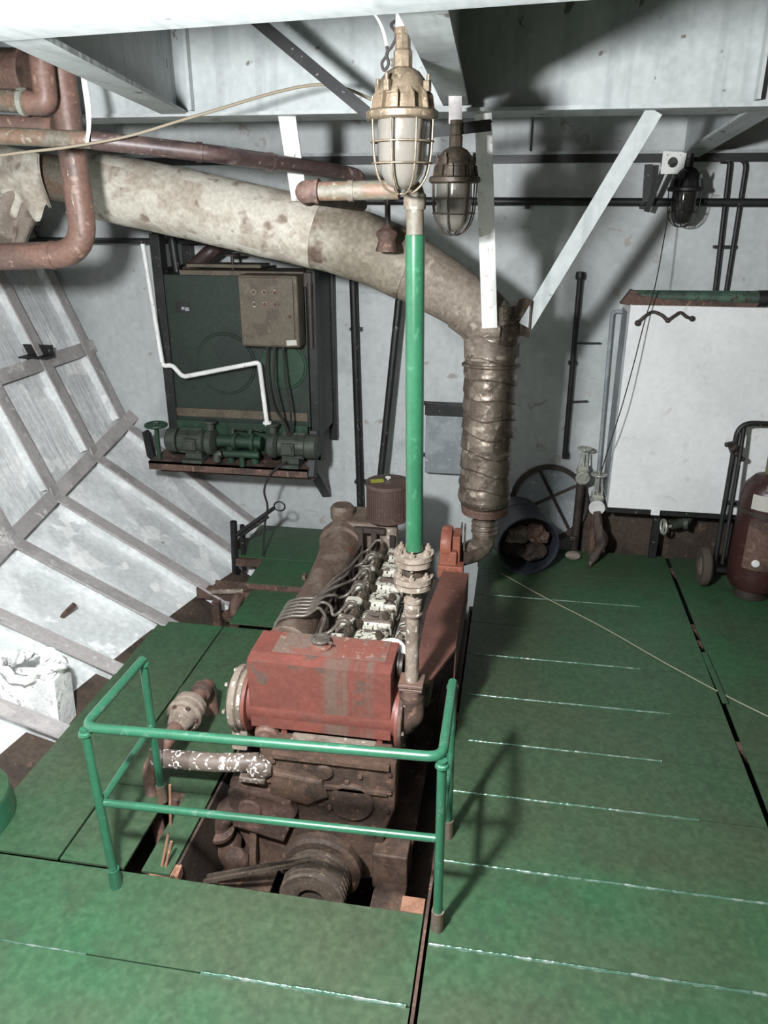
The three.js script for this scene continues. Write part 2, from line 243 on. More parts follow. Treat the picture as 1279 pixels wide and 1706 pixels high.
{ const w = struct('wall_back');
  part('bulkhead', span(-4.4, 2.8, -0.9, CEIL + 0.05, ZB - 0.06, ZB), M.wall, w);
  part('stiffener_flange', span(-3.6, 2.7, 2.765, 2.785, ZB, ZB + 0.13), M.beam, w);
  part('stiffener_lip', span(-3.6, 2.7, 2.715, 2.765, ZB + 0.11, ZB + 0.13), M.black, w);
  part('stiffener_flange', span(-3.9, -1.62, 2.2, 2.225, ZB, ZB + 0.3), M.black, w);
  for (const [x, d] of [[-2.9, 0.1], [-1.0, 0.1], [-0.02, 0.1], [1.75, 0.1], [2.3, 0.1]]) part('wall_stiffener', span(x, x + 0.012, 2.785, CEIL, ZB, ZB + d), M.beam, w);
  for (const [y, x0, x1] of [[1.86, -1.46, -0.3], [0.53, -0.66, -0.3]]) part('weld_seam', tube([[x0, y, ZB], [x1, y, ZB]], 0.004, 0, 5), M.wall, w);
  const font = await new FontLoader().loadAsync('fonts/droid/droid_sans_regular.typeface.json');
  const xs = [-1.44, -1.335, -1.25, -1.185, -1.12, -1.07, -1.02, -0.93, -0.845];
  [...'CN2011057'].forEach((ch, i) => { const g = new TextGeometry(ch, { font, size: 0.085, depth: 0.004, bevelEnabled: true, bevelSize: 0.002, bevelThickness: 0.002, bevelSegments: 1, curveSegments: 6 }); g.translate(xs[i], 0.478, ZB + 0.001); part('raised_number', g, M.wall, w); });
  part('ring_pad', ring([-1.42, 0.36, ZB], [0, 0, 1], 0.04, 0.03, 0.006), M.wall, w);
  part('lower_strake', span(0.55, 2.7, -0.1, 0.3, ZB, ZB + 0.05), M.bilge, w);
}
{ const w = struct('wall_right'); part('side_plating', span(2.7, 2.78, -0.9, CEIL + 0.05, ZB, 1.7), M.bilge, w); }  // unseen side wall, given a dark tone to cut bounce light
{ const w = struct('wall_front'); part('end_plating', span(-4.4, 2.8, -0.9, CEIL + 0.05, 1.6, 1.68), M.bilge, w); }  // wall behind the viewer, darkened so less light bounces back

// the ship's side: plating, frames and stringers
const ys = z => 0.5 + 0.2 * (-4.05 - z);
const knuckle = z => V(-3.08, ys(z), z);
const LO = 1.22;
function lowAt(z, x) { const k = knuckle(z), e = -0.12; return V(x, k.y + (e - k.y) * (x + 3.08) / LO, z); }
function upAt(z, y) { const k = knuckle(z); return V(k.x - 0.4 * (y - k.y), y, z); }
const nUp = V(-1, -0.4, 0).normalize();
const nLo = z => { const k = knuckle(z), d = V(LO, -0.12 - k.y, 0).normalize(); return V(d.y, -d.x, 0); };
{ const w = struct('wall_left');
  const secs = [], low2 = []; for (let i = 0; i <= 12; i++) { const z = 1.68 + (ZB - 0.02 - 1.68) * i / 12, D = 0.11, n = nLo(z), k = knuckle(z), m = n.clone().add(nUp).multiplyScalar(D / (1 + n.dot(nUp)));
    const top = upAt(z, CEIL + 0.04).addScaledVector(nUp, D), kk = k.clone().add(m), xe = -1.95 - 0.18 * (z + 5.2), low = lowAt(z, Math.max(-2.6, xe)).addScaledVector(n, D), foot = lowAt(z, -1.3).addScaledVector(n, D);
    const o = (p, q) => [p.x + q.x * 0.03, p.y + q.y * 0.03, p.z];
    low2.push([low.toArray(), foot.toArray(), o(foot, n), o(low, n)]);
    secs.push([top.toArray(), kk.toArray(), low.toArray(), o(low, n), o(kk, m.clone().normalize()), o(top, nUp)]); }
  part('hull_plating', loft(secs), M.hull, w); part('bilge_strake', loft(low2), M.bilge, w);
  const zs = [-5.66, -5.14, -4.58, -4.05, -3.5, -2.95, -2.4, -1.85, -1.3, -0.75, -0.2, 0.35, 0.9];
  for (const z of zs) {
    const n = nLo(z), k = knuckle(z), a = k.clone().addScaledVector(V(LO, -0.12 - k.y, 0).normalize(), 0.05), b = lowAt(z, z < -4.2 ? -1.86 : -1.95);
    const fr = part('lower_frame', flat(a, b, 0.1, 0.012, n), M.frame, w); part('frame_web', loftBar(a, b, n, z - 0.02), M.hull, fr);
    const t = upAt(z, CEIL), u = k.clone().addScaledVector(V(-0.4, 1, 0).normalize(), 0.05);
    const fu = part('upper_frame', flat(u, t, 0.1, 0.012, nUp), M.frame, w); part('frame_web', loftBar(u, t, nUp, z - 0.02), M.hull, fu);
    if (z > -5.5 && z < -3) part('frame_bracket', flat(k.clone().addScaledVector(nUp, -0.012).add(V(0.01, -0.05, 0)), k.clone().addScaledVector(nUp, -0.012).add(V(-0.02, 0.06, 0)), 0.075, 0.01, nUp), M.frame, w);
  }
  function loftBar(a, b, n, z) { const D = n.clone().multiplyScalar(0.12), q = (p, s, d) => [p.x + (d ? D.x : 0), p.y + (d ? D.y : 0), z + s]; return loft([[q(a, -0.006), q(a, 0.006), q(a, 0.006, 1), q(a, -0.006, 1)], [q(b, -0.006), q(b, 0.006), q(b, 0.006, 1), q(b, -0.006, 1)]]); }
  const nm = V(-1, -1, 0).normalize();
  part('knuckle_stringer', [flat(knuckle(ZB).addScaledVector(nm, -0.008), knuckle(1.6).addScaledVector(nm, -0.008), 0.1, 0.014, nm)], M.frame, w);
  const s0 = upAt(ZB, 1.42).addScaledVector(nUp, 0.03), s1 = upAt(-1.9, 1.34).addScaledVector(nUp, 0.03);
  part('upper_stringer', flat(s0, s1, 0.1, 0.012, nUp), M.frame, w);
  const s2 = upAt(ZB, 2.32).addScaledVector(nUp, 0.0), s3 = upAt(0.5, 2.3);
  part('upper_stringer', flat(s2, s3, 0.1, 0.012, V(0, 1, 0)), M.frame, w);
}
// floor: separate steel plates on bearers, the bilge below
{ const f = struct('floor');
  part('bilge_bottom', span(-2.2, 2.75, -0.86, -0.8, ZB, 1.65), M.bilge, f);
  const plate = (x0, x1, z0, z1, y = 0) => part('floor_plate', span(x0 + 0.003, x1 - 0.003, y - 0.01, y, z0 + 0.003, z1 - 0.003), M.deck, f);
  const rows = [-5.6, -5.17, -4.76, -4.38, -4.0, -3.59, -3.2, -2.83, -2.42, -2.03, -1.62, -1.2, -0.6, 0.2, 0.9, 1.58];
  for (let i = 0; i < rows.length - 1; i++) plate(-0.19, 1.185, rows[i], rows[i + 1]);
  const rows2 = [-5.6, -4.76, -4.0, -3.2, -2.42, -1.62, -0.6, 0.5, 1.58];
  for (let i = 0; i < rows2.length - 1; i++) plate(1.21, 2.69, rows2[i], rows2[i + 1], -0.004);
  const bead = (x0, x1, z, r = 0.0055) => { const n = Math.round((x1 - x0) / 0.008), P = []; for (let i = 0; i <= n; i++) P.push(V(x0 + (x1 - x0) * i / n, 0.001, z + (hash(i >> 3, 3, Math.round(z * 100)) - 0.5) * 0.002)); const s = Math.round(z * 97); part('weld_bead', tubeOn(P, r, 6, true, (t, a, l) => r * (0.75 + 0.5 * hash(Math.round(l / 0.008), 5, s))), M.weld, f); };
  for (const [z, x0, x1, r] of [[-2.03, -0.185, 1.0, 0.007], [-2.42, -0.185, 1.1, 0.006], [-2.83, -0.185, 0.9, 0.0055], [-3.2, -0.12, 0.8, 0.005], [-3.59, -0.15, 0.9, 0.005], [-4.0, -0.15, 0.8, 0.005], [-4.76, -0.12, 0.9, 0.004]]) bead(x0, x1, z, r);
  bead(-0.95, -0.23, -1.785, 0.008); bead(-2.2, -1.38, -1.785, 0.004);
  // left of the pit
  plate(-2.6, -0.215, -2.155, -1.785); plate(-2.6, -0.215, -1.785, -0.9); plate(-2.6, -0.215, -0.9, 0.3); plate(-2.6, -0.215, 0.3, 1.58);
  plate(-2.14, -1.72, -4.06, -2.165); plate(-1.715, -1.43, -2.62, -2.165); plate(-1.715, -1.24, -4.06, -2.62); plate(-1.36, -1.235, -2.62, -2.165);
  plate(-1.7, -1.2, -4.56, -4.1, 0.004); plate(-1.76, -1.2, -5.0, -4.6, 0.03); plate(-1.98, -1.15, -5.6, -5.0, 0.034);
  part('plate_edge', span(-1.98, -1.2, -0.03, 0.026, -4.615, -4.6), M.rust, f);
  part('plate_edge', span(-2.0, -1.72, -0.04, 0.02, -5.02, -4.98), M.rust, f);
  // coaming and bearers round the engine pit
  part('pit_coaming', [span(-0.212, -0.2, -0.7, -0.011, -4.6, -0.9)], M.rust, f);
  part('pit_coaming', [span(-1.234, -1.222, -0.7, -0.011, -4.6, -2.17)], M.bilge, f);
  part('pit_coaming', [span(-1.22, -0.215, -0.7, -0.011, -2.145, -2.13)], M.bilge, f);
  for (const x of [-1.1, -0.42]) part('engine_bed', [span(x - 0.07, x + 0.07, -0.42, -0.4, -4.6, -2.2), span(x - 0.008, x + 0.008, -0.8, -0.42, -4.6, -2.2)], M.rust, f);
  for (const z of [-5.4, -4.57, -3.4, -2.6, -1.3, 0]) { part('floor_bearer', span(-0.2, 2.69, -0.09, -0.011, z - 0.03, z + 0.03), M.rust, f); part('floor_bearer', span(-2.1, -1.24, -0.09, -0.012, z - 0.03, z + 0.03), M.rust, f); }
  for (const z of [-4.4, -3.4, -2.4, -1.3]) for (const x of [-1.9, 0.2, 1.2, 2.2]) part('floor_stanchion', span(x - 0.025, x + 0.025, -0.8, -0.02, z - 0.025, z + 0.025), M.rust, f);
  part('bilge_ledge', span(-2.6, -2.14, -0.3, -0.28, -4.0, -0.9), M.bilge, f);
}

// ---------------------------------------------------------------- the diesel engine in its pit
{ const e = thing('diesel_engine', 'rusty six-cylinder marine diesel engine with red header tank, standing in the floor pit', 'engine');
  const CX = -0.76;
  part('crankcase', [span(-1.04, -0.46, -0.5, 0.22, -4.2, -2.72, 0.03), span(-1.0, -0.48, 0.2, 0.42, -4.15, -2.95, 0.02), span(-0.94, -0.56, -0.7, -0.45, -4.1, -2.8, 0.04)], M.engine, e);
  // front cover: stepped plate with lobes
  const fp = [[-1.06, -0.42], [-0.98, -0.46], [-0.62, -0.46], [-0.5, -0.4], [-0.46, -0.12], [-0.42, 0.0], [-0.415, 0.25], [-0.44, 0.28], [-0.98, 0.28], [-1.0, 0.12], [-1.14, 0.08], [-1.16, 0.02], [-1.15, -0.2]];
  const fc = part('front_cover', [extrude(fp, 0.06, [0, 0, -2.74], null, 0.012)], M.engine, e);
  part('cover_lid', [extrude([[-1.14, -0.16], [-0.92, -0.21], [-0.86, -0.06], [-0.88, 0.0], [-1.12, 0.05], [-1.15, 0.02]], 0.05, [0, 0, -2.68], null, 0.012)], M.rust, fc);
  part('cover_lid', [extrude([[-0.96, 0.03], [-0.8, 0.0], [-0.72, 0.05], [-0.74, 0.12], [-0.94, 0.14]], 0.03, [0, 0, -2.68], null, 0.012)], M.engine, fc);
  part('cover_boss', disc([-1.06, -0.05, -2.64], [0, 0, 1], 0.055, 0.035, 0.008), M.rust, fc);
  part('cover_boss', disc([-0.6, 0.02, -2.68], [0, 0, 1], 0.1, 0.03, 0.008), M.engine, fc);
  part('cover_boss', disc([-0.72, 0.17, -2.68], [0, 0, 1], 0.04, 0.03, 0.008), M.engine, fc);
  part('cover_rib', [span(-1.0, -0.44, 0.085, 0.1, -2.69, -2.65), span(-0.95, -0.43, 0.23, 0.25, -2.69, -2.64)], M.engine, fc);
  for (const [x, y] of [[-0.43, 0.2], [-0.43, 0.1], [-0.44, 0.0], [-0.55, 0.24], [-0.68, 0.24], [-0.82, 0.24], [-0.95, 0.2], [-0.62, 0.13], [-0.78, 0.09], [-0.88, 0.09], [-1.1, 0.04], [-1.0, 0.03], [-0.5, -0.14], [-0.86, -0.02], [-0.9, -0.15], [-1.1, -0.12], [-0.56, 0.17], [-0.7, -0.02]]) part('bolt', hexbolt([x, y, -2.665], [0, 0, 1], 0.011, 0.012), M.rust, fc);
  // crank pulley and damper
  part('vibration_damper', lathe([[0, 0], [0.16, 0], [0.18, 0.012], [0.18, 0.05], [0.165, 0.062], [0.1, 0.062], [0.095, 0.05], [0, 0.05]], 40, [-0.715, -0.25, -2.57], [0, 0, 1]), M.engine, e);
  { const prof = [[0, 0], [0.13, 0]]; for (let i = 0; i < 5; i++) prof.push([0.142, 0.004 + i * 0.026], [0.142, 0.01 + i * 0.026], [0.122, 0.017 + i * 0.026], [0.122, 0.02 + i * 0.026]); prof.push([0.142, 0.135], [0.135, 0.145], [0.06, 0.145], [0.055, 0.125], [0, 0.125]);
    part('crank_pulley', lathe(prof, 36, [-0.715, -0.25, -2.5], [0, 0, 1]), M.belt, e); }
  for (const [z, dy] of [[-2.46, 0], [-2.42, 0.012]]) part('drive_belt', [bar([-0.74, -0.12 + dy, z], [-1.26, -0.33 + dy, z], 0.018, 0.012), bar([-0.74, -0.375 + dy, z], [-1.26, -0.47 + dy, z], 0.018, 0.012)], M.belt, e);
  part('driven_pulley', lathe([[0, 0], [0.07, 0], [0.075, 0.01], [0.06, 0.025], [0.075, 0.045], [0.075, 0.06], [0.03, 0.07], [0, 0.07]], 28, [-1.26, -0.4, -2.5], [0, 0, 1]), M.belt, e);
  // raw water pump on the left front
  { const p = part('water_pump', [lathe([[0, 0], [0.05, 0], [0.075, 0.03], [0.08, 0.12], [0.06, 0.16], [0.03, 0.17], [0, 0.17]], 22, [-1.23, -0.42, -2.7], [0.1, 0.9, 0.25]), lathe([[0, 0], [0.05, 0], [0.06, 0.02], [0.06, 0.13], [0.04, 0.16], [0, 0.16]], 18, [-1.14, -0.46, -2.62], [0, 1, 0.2])], M.rust, e);
    part('pump_elbow', tube([[-1.22, -0.3, -2.66], [-1.23, -0.15, -2.63], [-1.12, -0.06, -2.68], [-1.02, -0.06, -2.7]], 0.055, 0.09, 14), M.rust, p);
    part('pump_flange', disc([-1.225, -0.21, -2.63], [0.1, 0.9, 0.2], 0.075, 0.03), M.rust, p); }
  part('pump_bracket', [span(-1.2, -0.95, -0.42, -0.4, -2.75, -2.5), bar([-1.06, -0.4, -2.6], [-1.06, -0.16, -2.66], 0.03, 0.03)], M.engine, e);
  part('mounting_foot', [span(-0.5, -0.34, -0.4, -0.2, -2.75, -2.6, 0.01), span(-0.48, -0.34, -0.4, -0.36, -2.76, -2.45, 0.006)], M.engine, e);
  part('mounting_foot', [span(-1.18, -1.02, -0.4, -0.2, -3.0, -2.78, 0.01)], M.engine, e);
  // heat exchanger and red header tank
  const ht = part('header_tank', extrude([[-2.735, 0.325], [-2.725, 0.33], [-2.725, 0.66], [-2.78, 0.672], [-2.955, 0.672], [-2.965, 0.66], [-2.965, 0.33]].map(([z, y]) => [-z, y]), 0.62, [-1.06, 0, 0], eul(0, Math.PI / 2, 0), 0.004), M.redTank, e);
  part('tank_lid', box(0.5, 0.005, 0.165, -0.72, 0.677, -2.873), M.dust, ht);
  part('heat_exchanger', cyl([-1.12, 0.405, -2.83], [-0.4, 0.405, -2.83], 0.112, 0.112, 28), M.red, e);
  part('exchanger_cover', lathe([[0, 0], [0.1, 0], [0.145, 0.02], [0.15, 0.03], [0.15, 0.05], [0.135, 0.055], [0.14, 0.06], [0.14, 0.075], [0.12, 0.085], [0, 0.085]], 30, [-1.175, 0.4, -2.82], [1, 0, 0]), M.greyCast, e);
  part('cover_gasket', ring([-1.094, 0.4, -2.82], [1, 0, 0], 0.14, 0.1, 0.014), M.red, e);
  part('exchanger_foot', [extrude([[-0.09, 0], [0.09, 0], [0.06, 0.12], [-0.06, 0.12]], 0.06, [-1.16, 0.19, -2.82], eul(0, Math.PI / 2, 0), 0.006)], M.greyCast, e);
  part('cover_gasket', ring([-0.415, 0.4, -2.8], [1, 0, 0], 0.135, 0.1, 0.012), M.red, e);
  part('outlet_elbow', [disc([-0.405, 0.4, -2.8], [1, 0, 0], 0.135, 0.02), tube([[-0.39, 0.4, -2.79], [-0.355, 0.42, -2.785], [-0.355, 0.58, -2.78]], 0.055, 0.06, 16), lathe([[0, 0], [0.09, 0], [0.07, 0.04], [0, 0.05]], 20, [-0.39, 0.41, -2.8], [1, 0.1, 0])], M.rust, e);
  for (let k = 0; k < 6; k++) { const a = k / 6 * 6.283; part('bolt', hexbolt([-0.386, 0.4 + 0.118 * Math.sin(a), -2.8 + 0.118 * Math.cos(a)], [1, 0, 0], 0.01, 0.012), M.steelTube, e); part('bolt', hexbolt([-1.172, 0.4 + 0.118 * Math.sin(a), -2.82 + 0.118 * Math.cos(a)], [-1, 0, 0], 0.011, 0.012), M.greyCast, e); }
  { const f = part('filler_neck', [lathe([[0, 0], [0.05, 0], [0.05, 0.012], [0.035, 0.016], [0.032, 0.035], [0, 0.035]], 24, [-0.77, 0.678, -2.86])], M.dust, ht); part('filler_cap', [lathe([[0, 0], [0.042, 0], [0.044, 0.006], [0.04, 0.014], [0.028, 0.014], [0.026, 0.008], [0, 0.008]], 24, [-0.77, 0.713, -2.86]), bar([-0.77, 0.715, -2.86], [-0.71, 0.712, -2.84], 0.012, 0.006)], M.steelTube, f); }
  part('tank_strap', [span(-0.93, -0.905, 0.26, 0.34, -2.75, -2.735), span(-0.5, -0.475, 0.24, 0.34, -2.75, -2.735)], M.red, ht);
  part('lower_hood', [span(-0.88, -0.5, 0.24, 0.3, -2.75, -2.68, 0.01)], M.greyCast, ht);
  part('drain_plug', [disc([-1.0, 0.29, -2.76], [0.1, -0.2, 1], 0.055, 0.05, 0.01, 10), lathe([[0, 0], [0.03, 0], [0.025, 0.03], [0, 0.035]], 12, [-1.0, 0.28, -2.71], [0.1, -0.2, 1])], M.rustPipe, ht);
  part('tank_side_flange', [disc([-0.435, 0.6, -2.89], [1, 0, 0], 0.06, 0.015), ring([-0.425, 0.6, -2.89], [1, 0, 0], 0.055, 0.03, 0.018)], M.oily, ht);
  // six cylinder heads
  const zc = []; for (let i = 0; i < 6; i++) zc.push(-3.08 - i * 0.186);
  zc.forEach((z, i) => {
    const h = part('cylinder_head', [box(0.3, 0.12, 0.165, -0.65, 0.47, z, null, 0.015)], M.head, e);
    part('rocker_cover', [box(0.155, 0.1, 0.13, -0.59, 0.575, z, null, 0.022), box(0.17, 0.02, 0.145, -0.59, 0.53, z, null, 0.006)], M.head, h);
    part('injector_block', [box(0.09, 0.085, 0.1, -0.745, 0.56, z + 0.01, null, 0.014)], M.head, h);
    part('hold_down_stud', [cyl([-0.545, 0.6, z + 0.03], [-0.545, 0.665, z + 0.03], 0.012, 0.012, 8), hexbolt([-0.545, 0.64, z + 0.03], [0, 1, 0], 0.018, 0.018)], M.darkCast, h);
    part('injector', [cyl([-0.7, 0.53, z - 0.03], [-0.7, 0.655, z - 0.03], 0.016, 0.013, 10), hexbolt([-0.7, 0.6, z - 0.03], [0, 1, 0], 0.022, 0.02)], M.darkCast, h);
    part('stud', [cyl([-0.66, 0.55, z + 0.06], [-0.66, 0.625, z + 0.06], 0.01, 0.01, 8), hexbolt([-0.66, 0.605, z + 0.06], [0, 1, 0], 0.016, 0.016)], M.darkCast, h);
  });
  // intake/exhaust trunk on the left
  { const P = smooth([[-1.0, 0.5, -2.93], [-1.0, 0.5, -3.4], [-0.99, 0.51, -3.9], [-0.98, 0.54, -4.2]], 40);
    const m = part('manifold_trunk', tubeOn(P, 0.095, 26, true, t => 0.095 + 0.02 * sm(0.8, 1, t) + 0.006 * Math.sin(t * 9)), M.manifold, e);
    for (const t of [5, 38]) part('trunk_flange', disc(P[t], P[t + 1].clone().sub(P[t]), 0.115, 0.02), M.manifold, m);
    part('trunk_collar', lathe([[0.11, 0], [0.14, 0.01], [0.15, 0.05], [0.14, 0.1], [0.08, 0.14], [0, 0.145]], 26, [-0.985, 0.54, -4.2], [0.1, 0.12, -1]), M.manifold, m);
    part('lifting_lug', box(0.02, 0.03, 0.04, -1.08, 0.57, -3.72, null, 0.005), M.rust, m); }
  part('rear_housing', [span(-0.98, -0.72, 0.4, 0.7, -4.5, -4.22, 0.03), lathe([[0, 0], [0.06, 0], [0.075, 0.02], [0.075, 0.08], [0.06, 0.1], [0, 0.1]], 20, [-1.0, 0.66, -4.34], [0, 1, 0])], M.manifold, e);
  part('rear_bracket', [bar([-0.84, 0.4, -4.1], [-0.84, 0.72, -4.1], 0.03, 0.02), bar([-0.76, 0.4, -4.1], [-0.76, 0.7, -4.1], 0.03, 0.02), bar([-0.88, 0.7, -4.12], [-0.7, 0.7, -4.12], 0.03, 0.03), bar([-0.66, 0.4, -4.15], [-0.66, 0.66, -4.15], 0.03, 0.02)], M.oily, e);
  part('flywheel_housing', [disc([-0.75, -0.05, -4.2], [0, 0, -1], 0.42, 0.22, 0.02, 36)], M.engine, e);
  // injection pipes over the trunk
  const dm = M.steelTube;
  for (let i = 0; i < 6; i++) { const z = zc[i], o = i * 0.037, w0 = -3.2 - o, wz = Math.min(w0 - 0.02, -3.24 - o);
    part('injection_pipe', cordSoft([[-1.13, 0.3, w0 - 0.02], [-1.115, 0.48, w0], [-1.075, 0.592, w0], [-1.0, 0.62, w0 - 0.005], [-0.93, 0.62, w0 - 0.01], [-0.885, 0.64, w0 - 0.08 - i * 0.02], [-0.83, 0.635, (z + w0) / 2 - 0.06], [-0.835 + (i % 2) * 0.02, 0.6, z - 0.0], [-0.79, 0.6, z - 0.035], [-0.735, 0.675, z - 0.03], [-0.705, 0.675, z - 0.03], [-0.7, 0.645, z - 0.03]]), dm, e); }
  function cordSoft(p) { return tubeOn(fillet(p, 0.03), 0.0085, 8); }
  part('leak_off_rail', cordSoft([[-0.865, 0.56, -3.0], [-0.86, 0.6, -3.35], [-0.87, 0.58, -3.9], [-0.83, 0.62, -4.15]]), M.oily, e);
  part('injection_pump', [span(-1.0, -0.84, 0.24, 0.46, -3.9, -3.1, 0.02), ...zc.map(z => cyl([-0.87, 0.46, z + 0.03], [-0.87, 0.53, z + 0.03], 0.02, 0.016, 10))], M.oily, e);
  // right side: pale coolant rail, brown shield, orange rear block
  part('coolant_rail', [tube([[-0.47, 0.52, -2.98], [-0.46, 0.56, -3.2], [-0.455, 0.57, -3.75]], 0.032, 0.05, 14)], M.head, e);
  part('rail_flange', [disc([-0.475, 0.6, -2.99], [0.15, 0.25, 1], 0.07, 0.018, 0.004, 26), ring([-0.473, 0.604, -2.972], [0.15, 0.25, 1], 0.05, 0.03, 0.02)], M.whitePaint, e);
  part('heat_shield', [extrude([[-0.36, 2.85], [-0.3, 2.87], [-0.205, 3.18], [-0.2, 3.98], [-0.34, 3.98], [-0.375, 3.5]], 0.014, [0, 0.52, 0], eul(-Math.PI / 2, 0, 0), 0.004), extrude([[-0.207, 3.18], [-0.2, 3.18], [-0.195, 3.98], [-0.202, 3.98]], 0.16, [0, 0.36, 0], eul(-Math.PI / 2, 0, 0))], M.cover, e);
  part('exhaust_manifold', [span(-0.5, -0.3, 0.3, 0.48, -4.0, -3.0, 0.03)], M.oily, e);
  part('turbine_block', [span(-0.37, -0.27, 0.5, 0.64, -4.16, -4.02, 0.008), lathe([[0, 0], [0.1, 0], [0.105, 0.01], [0.105, 0.05], [0.1, 0.06], [0, 0.06]], 26, [-0.365, 0.65, -4.12], [1, 0, 0]), span(-0.3, -0.255, 0.55, 0.72, -4.2, -4.06, 0.006), span(-0.375, -0.23, 0.485, 0.56, -4.08, -4.0, 0.006)], M.orange, e);
  for (const x of [-0.34, -0.27]) part('bolt', hexbolt([x, 0.53, -3.998], [0, 0, 1], 0.013, 0.012), M.orange, e);
  for (let i = 0; i < 4; i++) part('stud', cyl([-0.235 - (i % 2) * 0.02, 0.62, -4.1 - i * 0.02], [-0.235 - (i % 2) * 0.02, 0.77, -4.1 - i * 0.02], 0.005, 0.005, 6), M.steelTube, e);
  // air filter
  { const a = part('air_filter', lathe([[0, 0], [0.125, 0], [0.125, 0.21], [0, 0.21]], 40, [-0.7, 0.745, -4.24]), M.filter, e);
    part('filter_lid', lathe([[0, 0.012], [0.03, 0.006], [0.06, 0.01], [0.118, 0.004], [0.132, 0], [0.134, -0.02], [0.128, -0.022], [0.128, -0.024]], 40, [-0.7, 0.965, -4.24]), M.filter, a);
    part('filter_base', disc([-0.7, 0.735, -4.24], [0, 1, 0], 0.13, 0.016), M.filter, a);
    part('wing_nut', [cyl([-0.7, 0.965, -4.24], [-0.7, 0.995, -4.24], 0.008, 0.006, 8), box(0.03, 0.014, 0.004, -0.7, 0.99, -4.24)], M.valve, a);
    part('sticker', box(0.075, 0.002, 0.05, -0.76, 0.976, -4.21, [0.02, 0.3, 0.03]), M.yellowLab, a);
    part('pleat', Array.from({ length: 46 }, (_, k) => { const t = k / 46 * 6.283; return box(0.005, 0.19, 0.006, -0.7 + 0.126 * Math.cos(t), 0.85, -4.24 + 0.126 * Math.sin(t), [0, -t, 0]); }), M.filter, a);
    part('intake_stack', tube([[-0.695, 0.74, -4.23], [-0.69, 0.55, -4.21], [-0.64, 0.45, -4.15]], 0.055, 0.1, 18), M.greyCast, e); }
  done(e);
}

// ---------------------------------------------------------------- coolant riser (green pole)
{ const t = thing('coolant_riser', 'tall bright green vertical pipe rising from bolted flanges beside red header tank', 'pipe');
  const X = -0.356, Z = -2.78, top = [-0.372, 2.5, -2.785];
  part('green_pipe', cyl([X + 0.002, 1.215, Z], [-0.368, 2.385, Z], 0.0335, 0.0335, 28), M.pole, t);
  part('upper_pipe', cyl([-0.368, 2.385, Z], top, 0.03, 0.03, 24), M.oldPipe, t);
  part('coupling', [lathe([[0, 0], [0.036, 0], [0.038, 0.01], [0.038, 0.045], [0.03, 0.055], [0, 0.055]], 24, [-0.371, 2.465, Z]), tube([[-0.371, 2.48, Z], [-0.372, 2.525, Z], [-0.4, 2.535, Z]], 0.032, 0.03, 14)], M.oldPipe, t);
  for (const [y, n] of [[1.185, 0], [1.085, 1]]) {
    const f = part('pipe_flange', [ring([X, y, Z], [0, 1, 0], 0.08, 0.03, 0.022, 30), ring([X, y - 0.026, Z], [0, 1, 0], 0.078, 0.03, 0.02, 30)], M.greyCast, t);
    for (let k = 0; k < 6; k++) { const a = k / 6 * 6.283 + 0.5; part('bolt', [hexbolt([X + 0.062 * Math.cos(a), y + 0.022, Z + 0.062 * Math.sin(a)], [0, 1, 0], 0.012, 0.012), cyl([X + 0.062 * Math.cos(a), y - 0.04, Z + 0.062 * Math.sin(a)], [X + 0.062 * Math.cos(a), y + 0.045, Z + 0.062 * Math.sin(a)], 0.006, 0.006, 6)], M.greyCast, f); } }
  part('spool_piece', lathe([[0.03, 0], [0.045, 0.005], [0.048, 0.03], [0.04, 0.05], [0.03, 0.055]], 24, [X, 1.105, Z]), M.darkCast, t);
  part('lower_pipe', cyl([X, 0.6, Z], [X, 1.065, Z], 0.029, 0.029, 24), M.greyCast, t);
  part('pipe_union', [lathe([[0.03, 0], [0.037, 0.003], [0.04, 0.012], [0.034, 0.02], [0.036, 0.05], [0.033, 0.06], [0.038, 0.065], [0.037, 0.078], [0.03, 0.08]], 22, [X, 0.92, Z])], M.greyCast, t);
  part('square_flange', [box(0.105, 0.016, 0.1, X, 0.602, Z, null, 0.004), box(0.1, 0.014, 0.095, X, 0.582, Z, null, 0.004)], M.rustPipe, t);
  done(t);
}
{ const t = thing('overhead_water_pipe', 'short rusty horizontal pipe with domed elbow joined to top of green riser', 'pipe');
  part('pipe_run', tube([[-0.425, 2.527, -2.785], [-0.7, 2.522, -2.8]], 0.031, 0.02, 20), M.oldPipe, t);
  part('elbow', [tube([[-0.7, 2.522, -2.8], [-0.755, 2.522, -2.805], [-0.765, 2.51, -2.9]], 0.037, 0.04, 18), ring([-0.715, 2.522, -2.8], [1, 0, 0], 0.041, 0.03, 0.012)], M.rust, t);
  part('pipe_run', cyl([-0.765, 2.51, -2.9], [-0.8, 2.47, -4.02], 0.03, 0.03, 16), M.rust, t);
  part('coupling', ring([-0.6, 2.524, -2.795], [1, 0, 0], 0.035, 0.03, 0.02), M.oldPipe, t);
  done(t);
}

